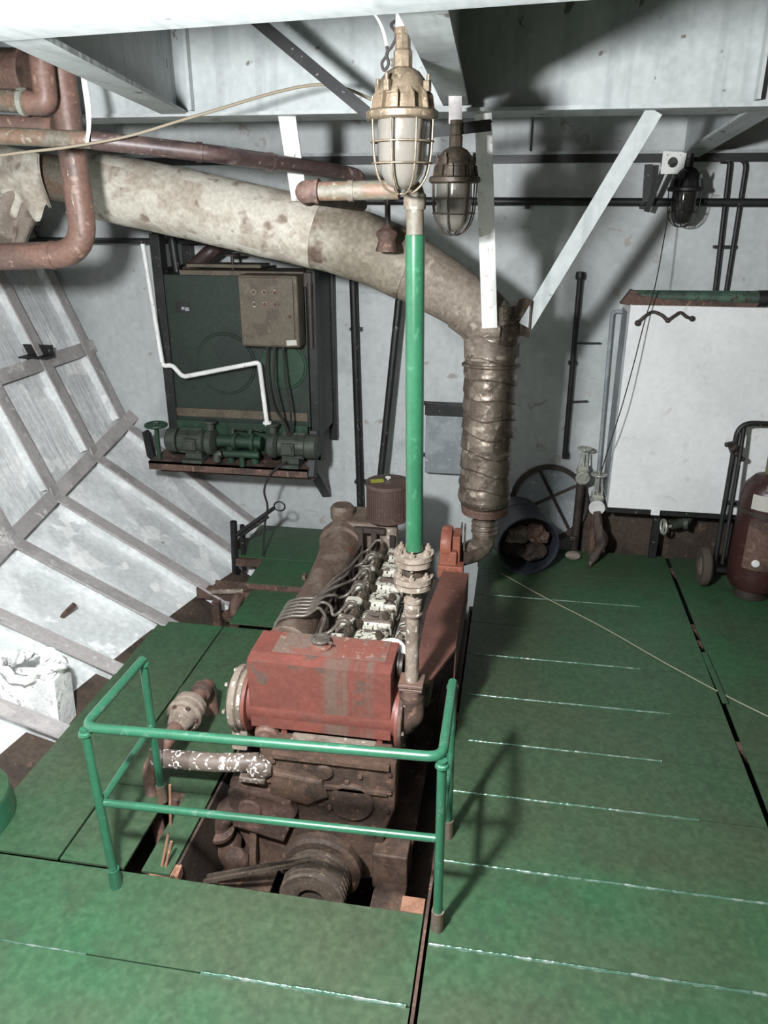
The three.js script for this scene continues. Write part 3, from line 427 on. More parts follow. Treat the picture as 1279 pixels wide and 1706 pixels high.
// ---------------------------------------------------------------- exhaust line
{ const t = thing('exhaust_pipe', 'thick lagged exhaust pipe running under the beams and down a foil-wrapped riser', 'exhaust pipe');
  const P = smooth([[-2.42, 2.57, -4.43], [-1.9, 2.475, -4.42], [-1.5, 2.395, -4.4], [-1.1, 2.315, -4.375], [-0.8, 2.235, -4.35], [-0.5, 2.1, -4.32], [-0.25, 1.95, -4.3], [-0.16, 1.86, -4.3]], 70);
  const lagR = (u, a, l) => 0.183 - 0.032 * sm(0.55, 0.95, u) + 0.0035 * Math.sin(l * 23) * Math.sin(a * 2);
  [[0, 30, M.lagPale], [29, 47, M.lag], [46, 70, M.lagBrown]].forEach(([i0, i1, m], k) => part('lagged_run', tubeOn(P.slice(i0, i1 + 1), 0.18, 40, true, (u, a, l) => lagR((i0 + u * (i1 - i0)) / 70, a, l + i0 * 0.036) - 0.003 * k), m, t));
  const riser = []; for (let i = 0; i <= 220; i++) riser.push(V(-0.14, 1.98 - i / 220 * 1.13, -4.3));
  part('wrapped_riser', tubeOn(riser, 0.145, 56, true, (u, a, l) => { const ph = l / 0.105 + a / 6.283 + 0.12 * Math.sin(a * 3 + l * 9), f = ph - Math.floor(ph); const w = u < 0.06 ? 0.9 + u : u > 0.97 ? 1 - (u - 0.97) * 3 : 1; return (0.138 + 0.011 * f + 0.004 * vn(a * 3, l * 40, 19, 9999, 5) + 0.006 * sm(0.82, 0.95, u)) * w; }), M.foil, t);
  part('wrap_band', [tubeOn(Array.from({ length: 41 }, (_, k) => V(-0.14 + 0.152 * Math.cos(k / 40 * 6.283), 1.655 + 0.012 * Math.sin(k / 40 * 6.283), -4.3 + 0.152 * Math.sin(k / 40 * 6.283))), 0.01, 8, false)], M.foil, t);
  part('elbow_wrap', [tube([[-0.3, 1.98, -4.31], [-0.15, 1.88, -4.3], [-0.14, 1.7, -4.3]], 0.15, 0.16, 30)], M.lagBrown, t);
  part('loose_flap', bentSheet(0.13, 0.2, 0.35), M.foil, t);
  function bentSheet(w, h, k) { const pos = [], n = 8; const p = (i, j) => { const u = i / n - 0.5, v = j / n; return [-0.01 + u * w * (1 - 0.5 * v) + 0.03 * v, 1.82 + v * h, -4.28 + k * u * u + 0.05 * v * v]; }; for (let i = 0; i < n; i++) for (let j = 0; j < n; j++) pos.push(...p(i, j), ...p(i + 1, j), ...p(i, j + 1), ...p(i + 1, j), ...p(i + 1, j + 1), ...p(i, j + 1)); const a = quad3([pos]), b = a.clone(); b.translate(0, 0, -0.004); return mergeGeometries([a, b]); }
  part('riser_flange', [disc([-0.135, 0.815, -4.3], [0, 1, 0.02], 0.135, 0.022, 0.005, 32), lathe([[0.1, 0], [0.135, 0.01], [0.14, 0.045], [0.125, 0.05], [0.1, 0.04]], 32, [-0.135, 0.78, -4.3])], M.rust, t);
  { const prof = [[0, 0]]; for (let i = 0; i <= 24; i++) prof.push([0.072 + 0.008 * Math.cos(i / 24 * 6.283 * 4), i / 24 * 0.12]); prof.push([0, 0.12]); part('bellows', lathe(prof, 30, [-0.13, 0.665, -4.3]), M.foil, t); }
  part('lower_elbow', tubeOn(fillet([[-0.13, 0.67, -4.3], [-0.135, 0.56, -4.29], [-0.25, 0.56, -4.17]], 0.1), 0.066, 24, true, (u, a, l) => 0.066 + 0.005 * (((l * 30) % 1) < 0.5 ? 1 : 0)), M.foil, t);
  part('inner_pipe', cyl([-2.4, 2.565, -4.43], [-3.35, 2.72, -4.46], 0.12, 0.12, 26), M.oldPipe, t);
  done(t);
}
{ // torn lagging hanging off the left of the exhaust run
  const t = thing('torn_lagging', 'torn dirty white lagging sheet hanging from exhaust behind rusty U-bend pipe', 'lagging');
  const sheet = (fn, n, m) => { const pos = []; for (let i = 0; i < n; i++) for (let j = 0; j < m; j++) { const a = fn(i / n, j / m), b = fn((i + 1) / n, j / m), c = fn(i / n, (j + 1) / m), d = fn((i + 1) / n, (j + 1) / m); pos.push(...a, ...b, ...c, ...b, ...d, ...c); } const g = quad3([pos]), h = g.clone(); h.translate(0.004, 0, -0.012); return mergeGeometries([g, h]); };
  part('upper_sheet', sheet((u, v) => [-2.88 + 0.3 * u * (1 - 0.15 * v) + 0.02 * v, 2.78 - 0.06 * u - v * (0.3 + 0.05 * Math.sin(u * 11 + 1) * v + 0.04 * (1 - u)), -4.27 + 0.05 * Math.sin(v * 3 + u) + 0.05 * u], 18, 14), M.lagPale, t);
  part('hanging_sheet', sheet((u, v) => [-2.92 + 0.25 * u * (1 - 0.35 * v) - 0.03 * v + 0.01 * Math.sin(v * 9), 2.52 - 0.34 * v - 0.05 * Math.sin(u * 7 + 1) * (0.4 + v), -4.25 + 0.05 * Math.sin(u * 5 + v * 4)], 16, 14), M.rag, t);
  done(t);
}

// ---------------------------------------------------------------- guard rail
{ const t = thing('guard_rail', 'green tubular guard rail with top and middle bars around front of engine pit', 'railing');
  const r = 0.017, FL = [-1.42, -2.08], FR = [-0.16, -2.1];
  const a = [[-1.455, 0.735, -2.1], [-0.163, 0.775, -2.105]], bl = [-1.445, 0.735, -2.55], br = [-0.168, 0.765, -2.56];
  part('top_bar', [tube([bl, a[0], a[1], br], r + 0.001, 0.055, 16)], M.rail, t);
  part('middle_bar', [tube([[-1.436, 0.395, -2.1], [-0.163, 0.425, -2.105]], r - 0.002, 0, 14)], M.rail, t);
  part('middle_bar', [tube([[-1.436, 0.395, -2.1], [-1.44, 0.41, -2.55]], r - 0.003, 0, 14)], M.rail, t);
  part('middle_bar', [tube([[-0.163, 0.425, -2.105], [-0.165, 0.425, -2.555]], r - 0.003, 0, 14)], M.rail, t);
  for (const [x0, y, x1, z, z1] of [[-1.453, 0.73, -1.42, -2.1, -2.08], [-0.163, 0.765, -0.16, -2.105, -2.1], [-1.445, 0.735, -1.44, -2.55, -2.55], [-0.168, 0.765, -0.165, -2.56, -2.555]]) {
    const p = part('post', cyl([x1, 0.01, z1], [x0, y, z], r, r, 16), M.rail, t);
    part('post_socket', ring([x1, 0, z1], [0, 1, 0], r + 0.006, r - 0.001, 0.09, 18), x1 < -1 && z1 > -2.3 ? M.rail : M.oldPipe, p);
    part('weld_collar', lathe([[r, 0], [r + 0.008, 0.004], [r + 0.006, 0.014], [r, 0.018]], 14, [x0, y - 0.03, z]), M.rail, p); }
  done(t);
}
// ---------------------------------------------------------------- explosion-proof lamps (unlit)
function lampModel(label, P, cast, topY, glass = M.glass) {
  const t = thing('explosion_proof_lamp', label, 'lamp', 'caged ceiling lamps'); const [x, y, z] = P, at = (dy) => [x, y + dy, z];
  part('stem', cyl(at(0.2), [x + 0.002, topY, z], 0.019, 0.019, 16), cast, t);
  part('gland', [lathe([[0, 0], [0.028, 0], [0.028, 0.05], [0.023, 0.056], [0.022, 0.09], [0.026, 0.094], [0.026, 0.11], [0, 0.11]], 8, at(0.115))], cast, t);
  part('dome', lathe([[0, 0.125], [0.025, 0.125], [0.05, 0.112], [0.068, 0.09], [0.074, 0.068], [0.078, 0.062], [0.078, 0.052], [0.074, 0.05], [0.086, 0.0], [0, 0]], 30, P), cast, t);
  for (let k = 0; k < 12; k++) { const a = k / 12 * 6.283; part('cooling_fin', extrude([[0.07, 0.006], [0.1, 0.006], [0.092, 0.05], [0.074, 0.068]], 0.005, P, eul(0, -a, 0)), cast, t); }
  for (let k = 0; k < 4; k++) { const a = k / 4 * 6.283 + 0.4; part('clamp_lug', [box(0.02, 0.03, 0.018, x + 0.084 * Math.cos(a), y + 0.07, z + 0.084 * Math.sin(a), [0, -a, 0], 0.003), cyl([x + 0.088 * Math.cos(a), y + 0.06, z + 0.088 * Math.sin(a)], [x + 0.088 * Math.cos(a), y + 0.1, z + 0.088 * Math.sin(a)], 0.006, 0.006, 8)], cast, t); }
  part('ring_flange', lathe([[0.07, -0.016], [0.1, -0.016], [0.109, -0.01], [0.109, 0.006], [0.1, 0.012], [0.07, 0.012]], 36, P), cast, t);
  part('glass_bell', lathe([[0.074, -0.012], [0.076, -0.06], [0.074, -0.12], [0.064, -0.165], [0.045, -0.195], [0.02, -0.208], [0, -0.21], [0, -0.204], [0.02, -0.203], [0.042, -0.19], [0.06, -0.162], [0.07, -0.12], [0.072, -0.06], [0.07, -0.012]], 36, P), glass, t);
  part('bulb', lathe([[0, -0.125], [0.014, -0.12], [0.022, -0.1], [0.021, -0.08], [0.014, -0.055], [0.016, -0.05], [0.03, -0.04], [0.03, -0.01], [0, -0.01]], 22, P), M.bulb, t);
  const cage = []; const prof = [[0.098, -0.01], [0.096, -0.06], [0.092, -0.12], [0.078, -0.175], [0.05, -0.21], [0.022, -0.222]];
  for (let k = 0; k < 8; k++) { const a = k / 8 * 6.283 + 0.2; cage.push(tubeOn(smooth(prof.map(([r, h]) => [x + r * Math.cos(a), y + h, z + r * Math.sin(a)]), 16), 0.0032, 6)); }
  for (const [r, h] of [[0.0955, -0.075], [0.0905, -0.135], [0.022, -0.222]]) cage.push(tubeOn(Array.from({ length: 37 }, (_, k) => V(x + r * Math.cos(k / 36 * 6.2832), y + h, z + r * Math.sin(k / 36 * 6.2832))), 0.003, 6, false));
  part('wire_cage', cage, cast, t); return t;
}
{ const t = lampModel('large brassy explosion-proof lamp with wire cage hanging on white-painted stem above green riser', [-0.388, 2.735, -2.6], M.brass, CEIL);
  part('white_sleeve', [cyl([-0.388, 2.945, -2.6], [-0.386, CEIL, -2.6], 0.0225, 0.0225, 18)], M.whitePaint, t);
  part('dark_wrap', tubeOn([V(-0.37, 2.94, -2.594), V(-0.364, 3.0, -2.594), V(-0.367, 3.04, -2.596)], 0.015, 10), M.purple, t);
  part('lead_wire', cord([[-0.505, 3.02, -2.63], [-0.475, 3.0, -2.62], [-0.45, 2.96, -2.61], [-0.436, 2.915, -2.6]], 0.005, 24), M.whitePaint, t);
  part('loose_wire', cord([[-0.436, 2.915, -2.6], [-0.434, 2.895, -2.598], [-0.45, 2.87, -2.595], [-0.443, 2.852, -2.595], [-0.43, 2.868, -2.595], [-0.436, 2.895, -2.597], [-0.42, 2.915, -2.6], [-0.408, 2.945, -2.605], [-0.425, 2.97, -2.61], [-0.395, 2.985, -2.605]], 0.0045, 60), M.rubber, t);
  done(t); }
{ const t = lampModel('tarnished caged lamp hanging from short dark angle bar behind the large brassy lamp', [-0.31, 2.575, -3.59], M.darkCast, 2.79);
  part('bracket_bar', [flat([-0.53, 2.762, -3.6], [-0.17, 2.8, -3.66], 0.05, 0.006, [0, 1, 0.2]), flat([-0.53, 2.745, -3.576], [-0.17, 2.783, -3.636], 0.006, 0.045, [0, 1, 0.2])], M.black, t);
  part('hanger_plate', [box(0.055, 0.13, 0.006, -0.32, 2.835, -3.63, [0, 0.1, 0.04])], M.frame, t);
  done(t); }
{ const t = lampModel('small black caged lamp hanging near bulkhead above the white tank', [0.965, 2.555, -5.5], M.black, 2.78, M.darkGlass);
  { const sh = new THREE.Shape([[0, 0], [0.13, 0], [0.14, 0.12], [0.0, 0.13]].map(p => new THREE.Vector2(...p))), h = new THREE.Path(); h.absarc(0.065, 0.065, 0.03, 0, 6.2832, true); sh.holes.push(h); part('junction_plate', new THREE.ExtrudeGeometry(sh, { depth: 0.006, bevelEnabled: false }).translate(0.8, 2.64, -5.48), M.whitePaint, t); }
  
  part('hanger_arm', [bar([0.8, 2.7, -5.51], [0.965, 2.74, -5.5], 0.03, 0.03), bar([0.965, 2.77, -5.5], [0.99, 2.77, -5.7], 0.03, 0.03)], M.black, t);
  part('drop_straps', [flat([0.82, 2.66, -5.52], [0.76, 2.42, -5.6], 0.035, 0.006, [0, 0.2, 1]), flat([0.74, 2.7, -5.6], [0.75, 2.48, -5.6], 0.05, 0.006, [0, 0, 1])], M.black, t);
  done(t); }
// the burning work lamp, overhead left of the viewer
{ const t = thing('work_lamp', 'bare work lamp on a cord below the deck beams, the only one burning', 'lamp'); const [x, y, z] = LAMP.toArray();
  part('bulb', new THREE.SphereGeometry(0.09, 24, 16).translate(x, y, z), new THREE.MeshStandardMaterial({ color: 0xffffff, emissive: 0xfafcff, emissiveIntensity: 6 }), t);
  part('socket', lathe([[0, 0], [0.035, 0], [0.03, 0.03], [0.02, 0.07], [0, 0.075]], 16, [x, y + 0.08, z]), M.black, t);
  part('cord', cyl([x, y + 0.15, z], [x, CEIL, z], 0.005, 0.005, 6), M.rubber, t);
  done(t); }

// ---------------------------------------------------------------- green cooler on the bulkhead with its pumps
{ const t = thing('cooler_unit', 'dark green plate cooler cabinet in a black frame mounted high on the bulkhead', 'cooler');
  const x0 = -2.44, x1 = -1.42, z0 = -5.22;
  part('cabinet', [span(x0, x1, 0.98, 2.02, -5.62, z0, 0.01), extrude([[0, 0], [0.4, 0], [0.36, 0.24], [0.02, 0.24]], 0.98, [x0 + 0.02, 0.76, -5.25], eul(0, Math.PI / 2, 0))], M.cooler, t);
  part('round_port', lathe([[0, 0.012], [0.2, 0.012], [0.205, 0.006], [0.215, 0.006], [0.22, 0]], 40, [-2.02, 1.42, z0], [0, 0, 1]), M.cooler, t);
  part('round_port', lathe([[0, 0.012], [0.15, 0.012], [0.155, 0.006], [0.165, 0.006], [0.17, 0]], 40, [-1.6, 1.42, z0], [0, 0, 1]), M.coolerPale, t);
  part('cross_band', span(x0 + 0.02, x1 - 0.02, 1.03, 1.09, z0, z0 + 0.012), M.boxBrown, t);
  part('apron', box(0.98, 0.2, 0.012, -1.93, 0.9, -5.2, [-0.05, 0, 0]), M.coolerPale, t);
  { const p = part('name_plate', box(0.1, 0.075, 0.004, -2.3, 1.8, z0 + 0.003), M.black, t); part('plate_mark', [box(0.022, 0.02, 0.002, -2.3, 1.795, z0 + 0.006), box(0.03, 0.024, 0.002, -2.27, 1.79, z0 + 0.006)], M.greyBox, p); }
  part('top_channel', [span(x0 + 0.15, x1, 2.02, 2.05, -5.5, z0 + 0.03), span(x0 + 0.2, x1 - 0.3, 2.07, 2.09, -5.4, z0 + 0.02)], M.boxBrown, t);
  for (const [x, w] of [[x0 - 0.05, 0.07], [x1 + 0.01, 0.06]]) part('frame_leg', [span(x, x + w, 0.75, 2.28, -5.3, -5.2, 0.004), span(x, x + w, 0.75, 2.28, -5.79, -5.72, 0.004)], M.black, t);
  part('side_panel', span(x1, x1 + 0.05, 0.9, 2.05, -5.75, -5.25), M.black, t);
  part('side_panel', span(x0 - 0.04, x0, 0.9, 2.05, -5.75, -5.25), M.black, t);
  part('shelf', [span(-2.58, -1.4, 0.725, 0.74, -5.5, -5.0), span(-2.58, -1.4, 0.68, 0.74, -5.012, -5.0), span(-2.58, -1.4, 0.6, 0.735, -5.2, -5.19)], M.rust, t);
  part('knee_bracket', [bar([-1.4, 0.74, -5.1], [-1.46, 0.27, -5.78], 0.07, 0.05)], M.black, t);
  part('knee_bracket', [bar([-1.39, 0.95, -5.22], [-1.39, 0.66, -5.08], 0.05, 0.1)], M.black, t);
  part('knee_bracket', [bar([-2.6, 0.74, -5.1], [-2.72, 0.86, -5.3], 0.05, 0.05)], M.black, t);
  part('inlet_pipe', tube([[-2.3, 2.02, -5.35], [-2.1, 2.18, -5.35], [-2.08, 2.2, -5.6]], 0.05, 0.06, 14), M.purple, t);
  part('vent_cap', [cyl([-1.95, 2.05, -5.3], [-1.95, 2.14, -5.3], 0.012, 0.012, 8), disc([-1.95, 2.14, -5.3], [0, 1, 0], 0.06, 0.012)], M.oily, t);
  part('side_clutter', [cyl([-1.39, 1.98, -5.2], [-1.39, 1.55, -5.2], 0.025, 0.02, 10), box(0.06, 0.1, 0.08, -1.4, 2.0, -5.22, null, 0.01)], M.oily, t);
  part('rear_pipe', [cyl([-2.52, 1.0, -5.4], [-2.52, 2.3, -5.4], 0.035, 0.035, 12), cyl([-2.4, 2.0, -5.4], [-2.42, 2.32, -5.4], 0.03, 0.03, 12)], M.black, t);
  done(t); }
{ const t = thing('control_box', 'brown electrical control box with six round indicators fixed on the green cooler', 'control box');
  part('cabinet', box(0.4, 0.46, 0.16, -1.625, 1.81, -5.11, null, 0.012), M.boxBrown, t);
  part('door', box(0.365, 0.435, 0.014, -1.635, 1.81, -5.024, null, 0.006), M.boxBrown, t);
  for (let j = 0; j < 2; j++) for (let i = 0; i < 3; i++) { const c = part('indicator', ring([-1.715 + i * 0.072, 1.935 - j * 0.076, -5.018], [0, 0, 1], 0.019, 0.012, 0.008, 18), M.greyCast, t); part('hole_tone', disc([-1.715 + i * 0.072, 1.935 - j * 0.076, -5.018], [0, 0, 1], 0.012, 0.005, 0.001, 14), M.hole_tone, c); }  // brown discs stand in for the dark holes inside the rings
  part('lock', disc([-1.48, 1.785, -5.018], [0, 0, 1], 0.012, 0.008, 0.002, 12), M.hole_tone, t);
  part('paper_tag', box(0.07, 0.035, 0.002, -1.475, 1.615, -5.016, [0, 0, 0.1]), M.paper, t);
  part('cable_gland', [-1.67, -1.62, -1.56].map(x => cyl([x, 1.55, -5.1], [x, 1.585, -5.1], 0.014, 0.014, 10)), M.black, t);
  done(t); }
function motorPump(label, x, flip) {
  const t = thing('motor_pump', label, 'pump', 'motor pumps on the cooler shelf'), s = flip ? -1 : 1, y = 0.885, z = -5.08, X = d => x + s * d;
  part('motor', [lathe([[0, 0], [0.05, 0], [0.075, 0.015], [0.08, 0.03], [0.08, 0.2], [0.06, 0.21], [0, 0.21]], 26, [X(-0.14), y, z], [s, 0, 0])], M.pump, t);
  part('fan_cowl', lathe([[0, 0], [0.07, 0], [0.088, 0.015], [0.088, 0.085], [0, 0.085]], 26, [X(-0.22), y, z], [s, 0, 0]), M.pump, t);
  for (let k = 0; k < 14; k++) { const a = k / 14 * 6.283; part('rib', box(0.15, 0.006, 0.016, X(-0.04), y + 0.083 * Math.sin(a), z + 0.083 * Math.cos(a), [-a, 0, 0]), M.pump, t); }
  part('terminal_box', [box(0.095, 0.085, 0.03, X(-0.02), y, z + 0.09, null, 0.008), box(0.07, 0.06, 0.012, X(-0.02), y, z + 0.108, null, 0.005)], M.pump, t);
  part('foot', [span(Math.min(X(-0.09), X(0.06)), Math.max(X(-0.09), X(0.06)), 0.741, 0.765, z - 0.06, z + 0.085, 0.003), box(0.12, 0.06, 0.07, X(-0.02), 0.79, z)], M.pump, t);
  part('pump_head', [lathe([[0, 0], [0.07, 0], [0.095, 0.02], [0.095, 0.06], [0.05, 0.08], [0, 0.08]], 26, [X(0.07), y, z], [s, 0, 0]), cyl([X(0.11), y, z], [X(0.11), y + 0.14, z], 0.03, 0.03, 14)], M.pump, t);
  part('discharge_flange', disc([X(0.11), y + 0.14, z], [0, 1, 0], 0.05, 0.018), M.pump, t);
  done(t);
}
motorPump('dark green motor pump at hull end of the cooler shelf', -2.23, false);
motorPump('dark green motor pump under control box at right end of shelf', -1.55, true);
{ const t = thing('pump_valve_chest', 'green valve chest with small hand levers between the two shelf pumps', 'valve');
  part('body', [tube([[-2.06, 0.9, -5.07], [-1.74, 0.9, -5.07]], 0.045, 0, 16), tube([[-2.0, 0.83, -5.0], [-1.74, 0.83, -5.0]], 0.025, 0, 12), cyl([-1.98, 0.742, -5.07], [-1.98, 0.9, -5.07], 0.03, 0.03, 10), cyl([-1.8, 0.742, -5.07], [-1.8, 0.9, -5.07], 0.03, 0.03, 10), cyl([-1.87, 0.741, -5.0], [-1.87, 0.83, -5.0], 0.02, 0.02, 10)], M.coolerPale, t);
  for (const x of [-1.95, -1.82]) { part('coupling', disc([x, 0.9, -5.07], [1, 0, 0], 0.065, 0.03), M.coolerPale, t); part('lever', [cyl([x, 0.93, -5.07], [x, 1.0, -5.07], 0.012, 0.012, 8), bar([x, 1.0, -5.07], [x + 0.1, 1.0, -5.03], 0.016, 0.008)], M.pump, t); }
  part('drain_elbow', tube([[-2.02, 0.83, -5.0], [-2.05, 0.82, -4.99], [-2.05, 0.77, -4.985]], 0.028, 0.03, 12), M.pump, t);
  done(t); }
solo('hand_wheel', 'green hand wheel at hull end above the cooler shelf', 'hand wheel', [tubeOn(Array.from({ length: 25 }, (_, k) => V(-2.52 + 0.07 * Math.cos(k / 24 * 6.2832), 0.995, -5.06 + 0.07 * Math.sin(k / 24 * 6.2832))), 0.014, 8, false), bar([-2.59, 0.995, -5.06], [-2.45, 0.995, -5.06], 0.014, 0.012), cyl([-2.52, 0.741, -5.06], [-2.52, 1.0, -5.06], 0.016, 0.016, 10), bar([-2.52, 0.995, -5.13], [-2.52, 0.995, -4.99], 0.014, 0.012)], M.coolerPale);
solo('white_conduit', 'white-painted conduit pipe stepping across the front of the green cooler', 'pipe', [tube([[-2.49, 2.22, -5.1], [-2.41, 1.425, -5.04], [-2.34, 1.435, -5.04], [-2.27, 1.355, -5.04], [-1.715, 1.475, -5.04], [-1.69, 1.03, -5.06]], 0.016, 0.03, 12), disc([-1.69, 1.04, -5.06], [0, 1, 0], 0.03, 0.02)], M.whitePaint);
[[[-1.67, 1.57, -5.1], [-1.665, 1.4, -5.03], [-1.63, 1.2, -5.0], [-1.55, 1.06, -5.02], [-1.53, 0.965, -5.06]], [[-1.62, 1.57, -5.1], [-1.61, 1.35, -5.02], [-1.57, 1.15, -5.0], [-1.545, 0.965, -5.06]], [[-1.56, 1.57, -5.1], [-1.53, 1.35, -5.02], [-1.5, 1.15, -5.0], [-1.52, 0.965, -5.06]]].forEach((p, i) => solo('control_cable', ['black cable hanging next to the white conduit under control box', 'black cable between the other two cables under control box', 'black cable hanging below the paper tag side of control box'][i], 'cable', cord(p, 0.008), M.rubber, 'cables under the control box'));
solo('hanging_cable', 'thin dark cable dropping from cooler shelf to the grease gun at the frame', 'cable', cord([[-1.54, 0.8, -4.99], [-1.66, 0.7, -4.98], [-1.71, 0.58, -4.97], [-1.7, 0.45, -4.99], [-1.73, 0.3, -4.99], [-1.76, 0.05, -5.0]], 0.008), M.rubber);

// ---------------------------------------------------------------- hangers and braces under the beams
{ const t = thing('exhaust_hanger', 'white-painted flat bar hanging from deck beam down to top of wrapped riser', 'hanger');
  part('strap', flat([-0.225, 2.86, -4.0], [-0.15, 1.85, -4.14], 0.078, 0.012, [0, 0, 1]), M.whitePaint, t);
  part('end_clip', box(0.11, 0.06, 0.03, -0.15, 1.86, -4.145, null, 0.008), M.greyCast, t); done(t); }
solo('diagonal_brace', 'pale diagonal steel brace running from deck beam down to wrapped riser', 'brace', [flat([0.53, 2.862, -4.02], [0.03, 1.88, -4.22], 0.075, 0.01, [0, 0, 1]), flat([0.56, 2.85, -4.055], [0.065, 1.88, -4.255], 0.01, 0.06, [0, 0, 1])], M.beam);
{ const t = thing('pipe_strap', 'short bright white flat hanger with round plug holding the lagged exhaust run', 'hanger');
  part('strap', flat([-1.15, 2.862, -4.0], [-1.165, 2.49, -4.225], 0.085, 0.012, [0, 0, 1]), M.whitePaint, t);
  part('plug', disc([-1.165, 2.7, -4.085], [0, 0.4, 1], 0.024, 0.012), M.whitePaint, t); done(t); }
solo('overhead_angle_bar', 'dark diagonal angle bar crossing under the deck left of large brassy lamp', 'bar', [flat([-1.36, 3.35, -3.4], [-0.61, 2.79, -3.3], 0.045, 0.006, [0, 0.2, 1]), flat([-1.36, 3.37, -3.42], [-0.61, 2.81, -3.32], 0.006, 0.04, [0, 0.2, 1])], M.black);
solo('white_tie_strip', 'thin bright white paint-coated strip tied round the grey horizontal pipe', 'strip', [tubeOn(smooth([[-1.845, 3.09, -3.42], [-1.83, 2.98, -3.38], [-1.8, 2.86, -3.33], [-1.765, 2.76, -3.25], [-1.775, 2.7, -3.235]], 24), 0.01, 6, true, t => 0.005 + 0.008 * Math.sin(t * 3) )], M.whitePaint);
solo('slack_rope', 'thin tan rope slung from left pipes to the large brassy lamp', 'rope', cord([[-2.6, 2.585, -3.12], [-2.14, 2.66, -3.17], [-1.83, 2.695, -3.22], [-1.6, 2.735, -3.27], [-1.35, 2.81, -3.36], [-0.85, 2.93, -3.5], [-0.6, 2.85, -3.4], [-0.45, 2.775, -2.62]], 0.006, 60), M.rope);
// upper left pipes
{ const t = thing('rusty_bend_pipe', 'rust-brown pipe dropping vertically and bending left beside the lagged exhaust', 'pipe');
  part('pipe_run', tube([[-2.11, 3.34, -3.7], [-2.1, 2.62, -3.69], [-2.09, 2.25, -3.67], [-2.95, 2.22, -3.6]], 0.063, 0.16, 22), M.rustPipe, t);
  part('weld_joint', [ring([-2.095, 2.43, -3.68], [0, 1, 0], 0.067, 0.06, 0.012), ring([-2.25, 2.244, -3.657], [-1, -0.03, 0.08], 0.067, 0.06, 0.012)], M.rustPipe, t);
  part('paint_drip', tubeOn(smooth([[-2.1, 2.62, -3.627], [-2.095, 2.52, -3.623], [-2.085, 2.43, -3.617], [-2.075, 2.33, -3.61]], 20), 0.006, 6, true, u => 0.004 + 0.003 * Math.sin(u * 20)), M.greyCast, t); done(t); }
{ const t = thing('grey_crosspipe', 'horizontal grey-green pipe turning into dark purple-brown run under the deck beams', 'pipe');
  part('grey_run', tube([[-3.2, 2.735, -3.06], [-2.15, 2.738, -3.23], [-1.78, 2.722, -3.29]], 0.034, 0.05, 18), M.oldPipe, t);
  part('dark_run', tube([[-1.78, 2.722, -3.29], [-1.32, 2.675, -3.5], [-0.98, 2.63, -4.42], [-0.9, 2.61, -4.5], [-0.9, 2.52, -4.52]], 0.036, 0.06, 18), M.purple, t);
  for (const [p, d] of [[[-1.4, 2.683, -3.46], [0.9, -0.09, -0.4]], [[-1.2, 2.658, -3.83], [0.35, -0.04, -0.94]]]) part('collar', ring(p, d, 0.041, 0.03, 0.025), M.purple, t); done(t); }
{ const t = thing('elbow_pipe', 'greenish pipe with socket elbow turning up beneath left deck girder', 'pipe');
  part('pipe_run', cyl([-3.1, 2.96, -3.42], [-2.14, 2.885, -3.5], 0.044, 0.044, 18), M.oldPipe, t);
  part('elbow', tube([[-2.17, 2.887, -3.5], [-2.09, 2.88, -3.51], [-2.085, 3.34, -3.53]], 0.05, 0.08, 18), M.rustPipe, t);
  part('socket_ring', ring([-2.18, 2.889, -3.498], [-1, 0.07, 0.08], 0.056, 0.04, 0.02), M.valve, t); done(t); }
solo('rust_feed_pipe', 'plain rust-coloured straight pipe between grey pipe and elbow pipe at left', 'pipe', cyl([-3.3, 2.86, -3.62], [-2.155, 2.807, -3.66], 0.04, 0.04, 16), M.rustPipe);
solo('rust_duct', 'large rust-brown pipe end tucked under left deck girder above the elbow pipe', 'pipe', lathe([[0, 0], [0.1, 0], [0.105, 0.02], [0.1, 0.04], [0.1, 1.0], [0, 1.0]], 24, [-2.28, 3.03, -3.72], [-1, 0.04, 0]), M.rust);
{ const t = thing('bell_fitting', 'small dark rusty bell-shaped fitting on a stem in front of exhaust pipe', 'fitting');
  part('stem', cyl([-0.67, 2.36, -4.03], [-0.67, 2.865, -4.0], 0.014, 0.014, 10), M.oily, t);
  part('bell', lathe([[0, 0.13], [0.02, 0.13], [0.025, 0.11], [0.05, 0.095], [0.055, 0.08], [0.04, 0.05], [0.055, 0.01], [0.055, 0], [0, 0]], 24, [-0.675, 2.255, -4.03]), M.rust, t); done(t); }

// ---------------------------------------------------------------- bulkhead fittings
{ const t = thing('vertical_black_pipe', 'chipped black vertical pipe on bulkhead between cooler and green riser', 'pipe');
  part('pipe_run', cyl([-1.215, 2.42, -5.73], [-1.165, -0.1, -5.73], 0.029, 0.029, 16), M.black, t); part('wall_clip', box(0.09, 0.02, 0.06, -1.195, 1.6, -5.765), M.black, t); part('wall_clip', box(0.09, 0.02, 0.06, -1.175, 0.4, -5.765), M.black, t); done(t); }
solo('leaning_black_pipe', 'slanting black pipe leaning on bulkhead just left of green riser', 'pipe', cyl([-0.815, 2.2, -5.62], [-0.985, 0.36, -5.5], 0.028, 0.026, 16), M.black);
{ const t = thing('bulkhead_crosspipe', 'long black horizontal pipe running across the bulkhead under the stiffener', 'pipe');
  part('pipe_run', cyl([-2.3, 2.49, -5.7], [2.69, 2.47, -5.7], 0.026, 0.026, 14), M.black, t); for (const x of [-1.6, 0.0, 0.75, 2.0]) part('pipe_bracket', box(0.03, 0.05, 0.1, x, 2.46, -5.745), M.black, t); done(t); }
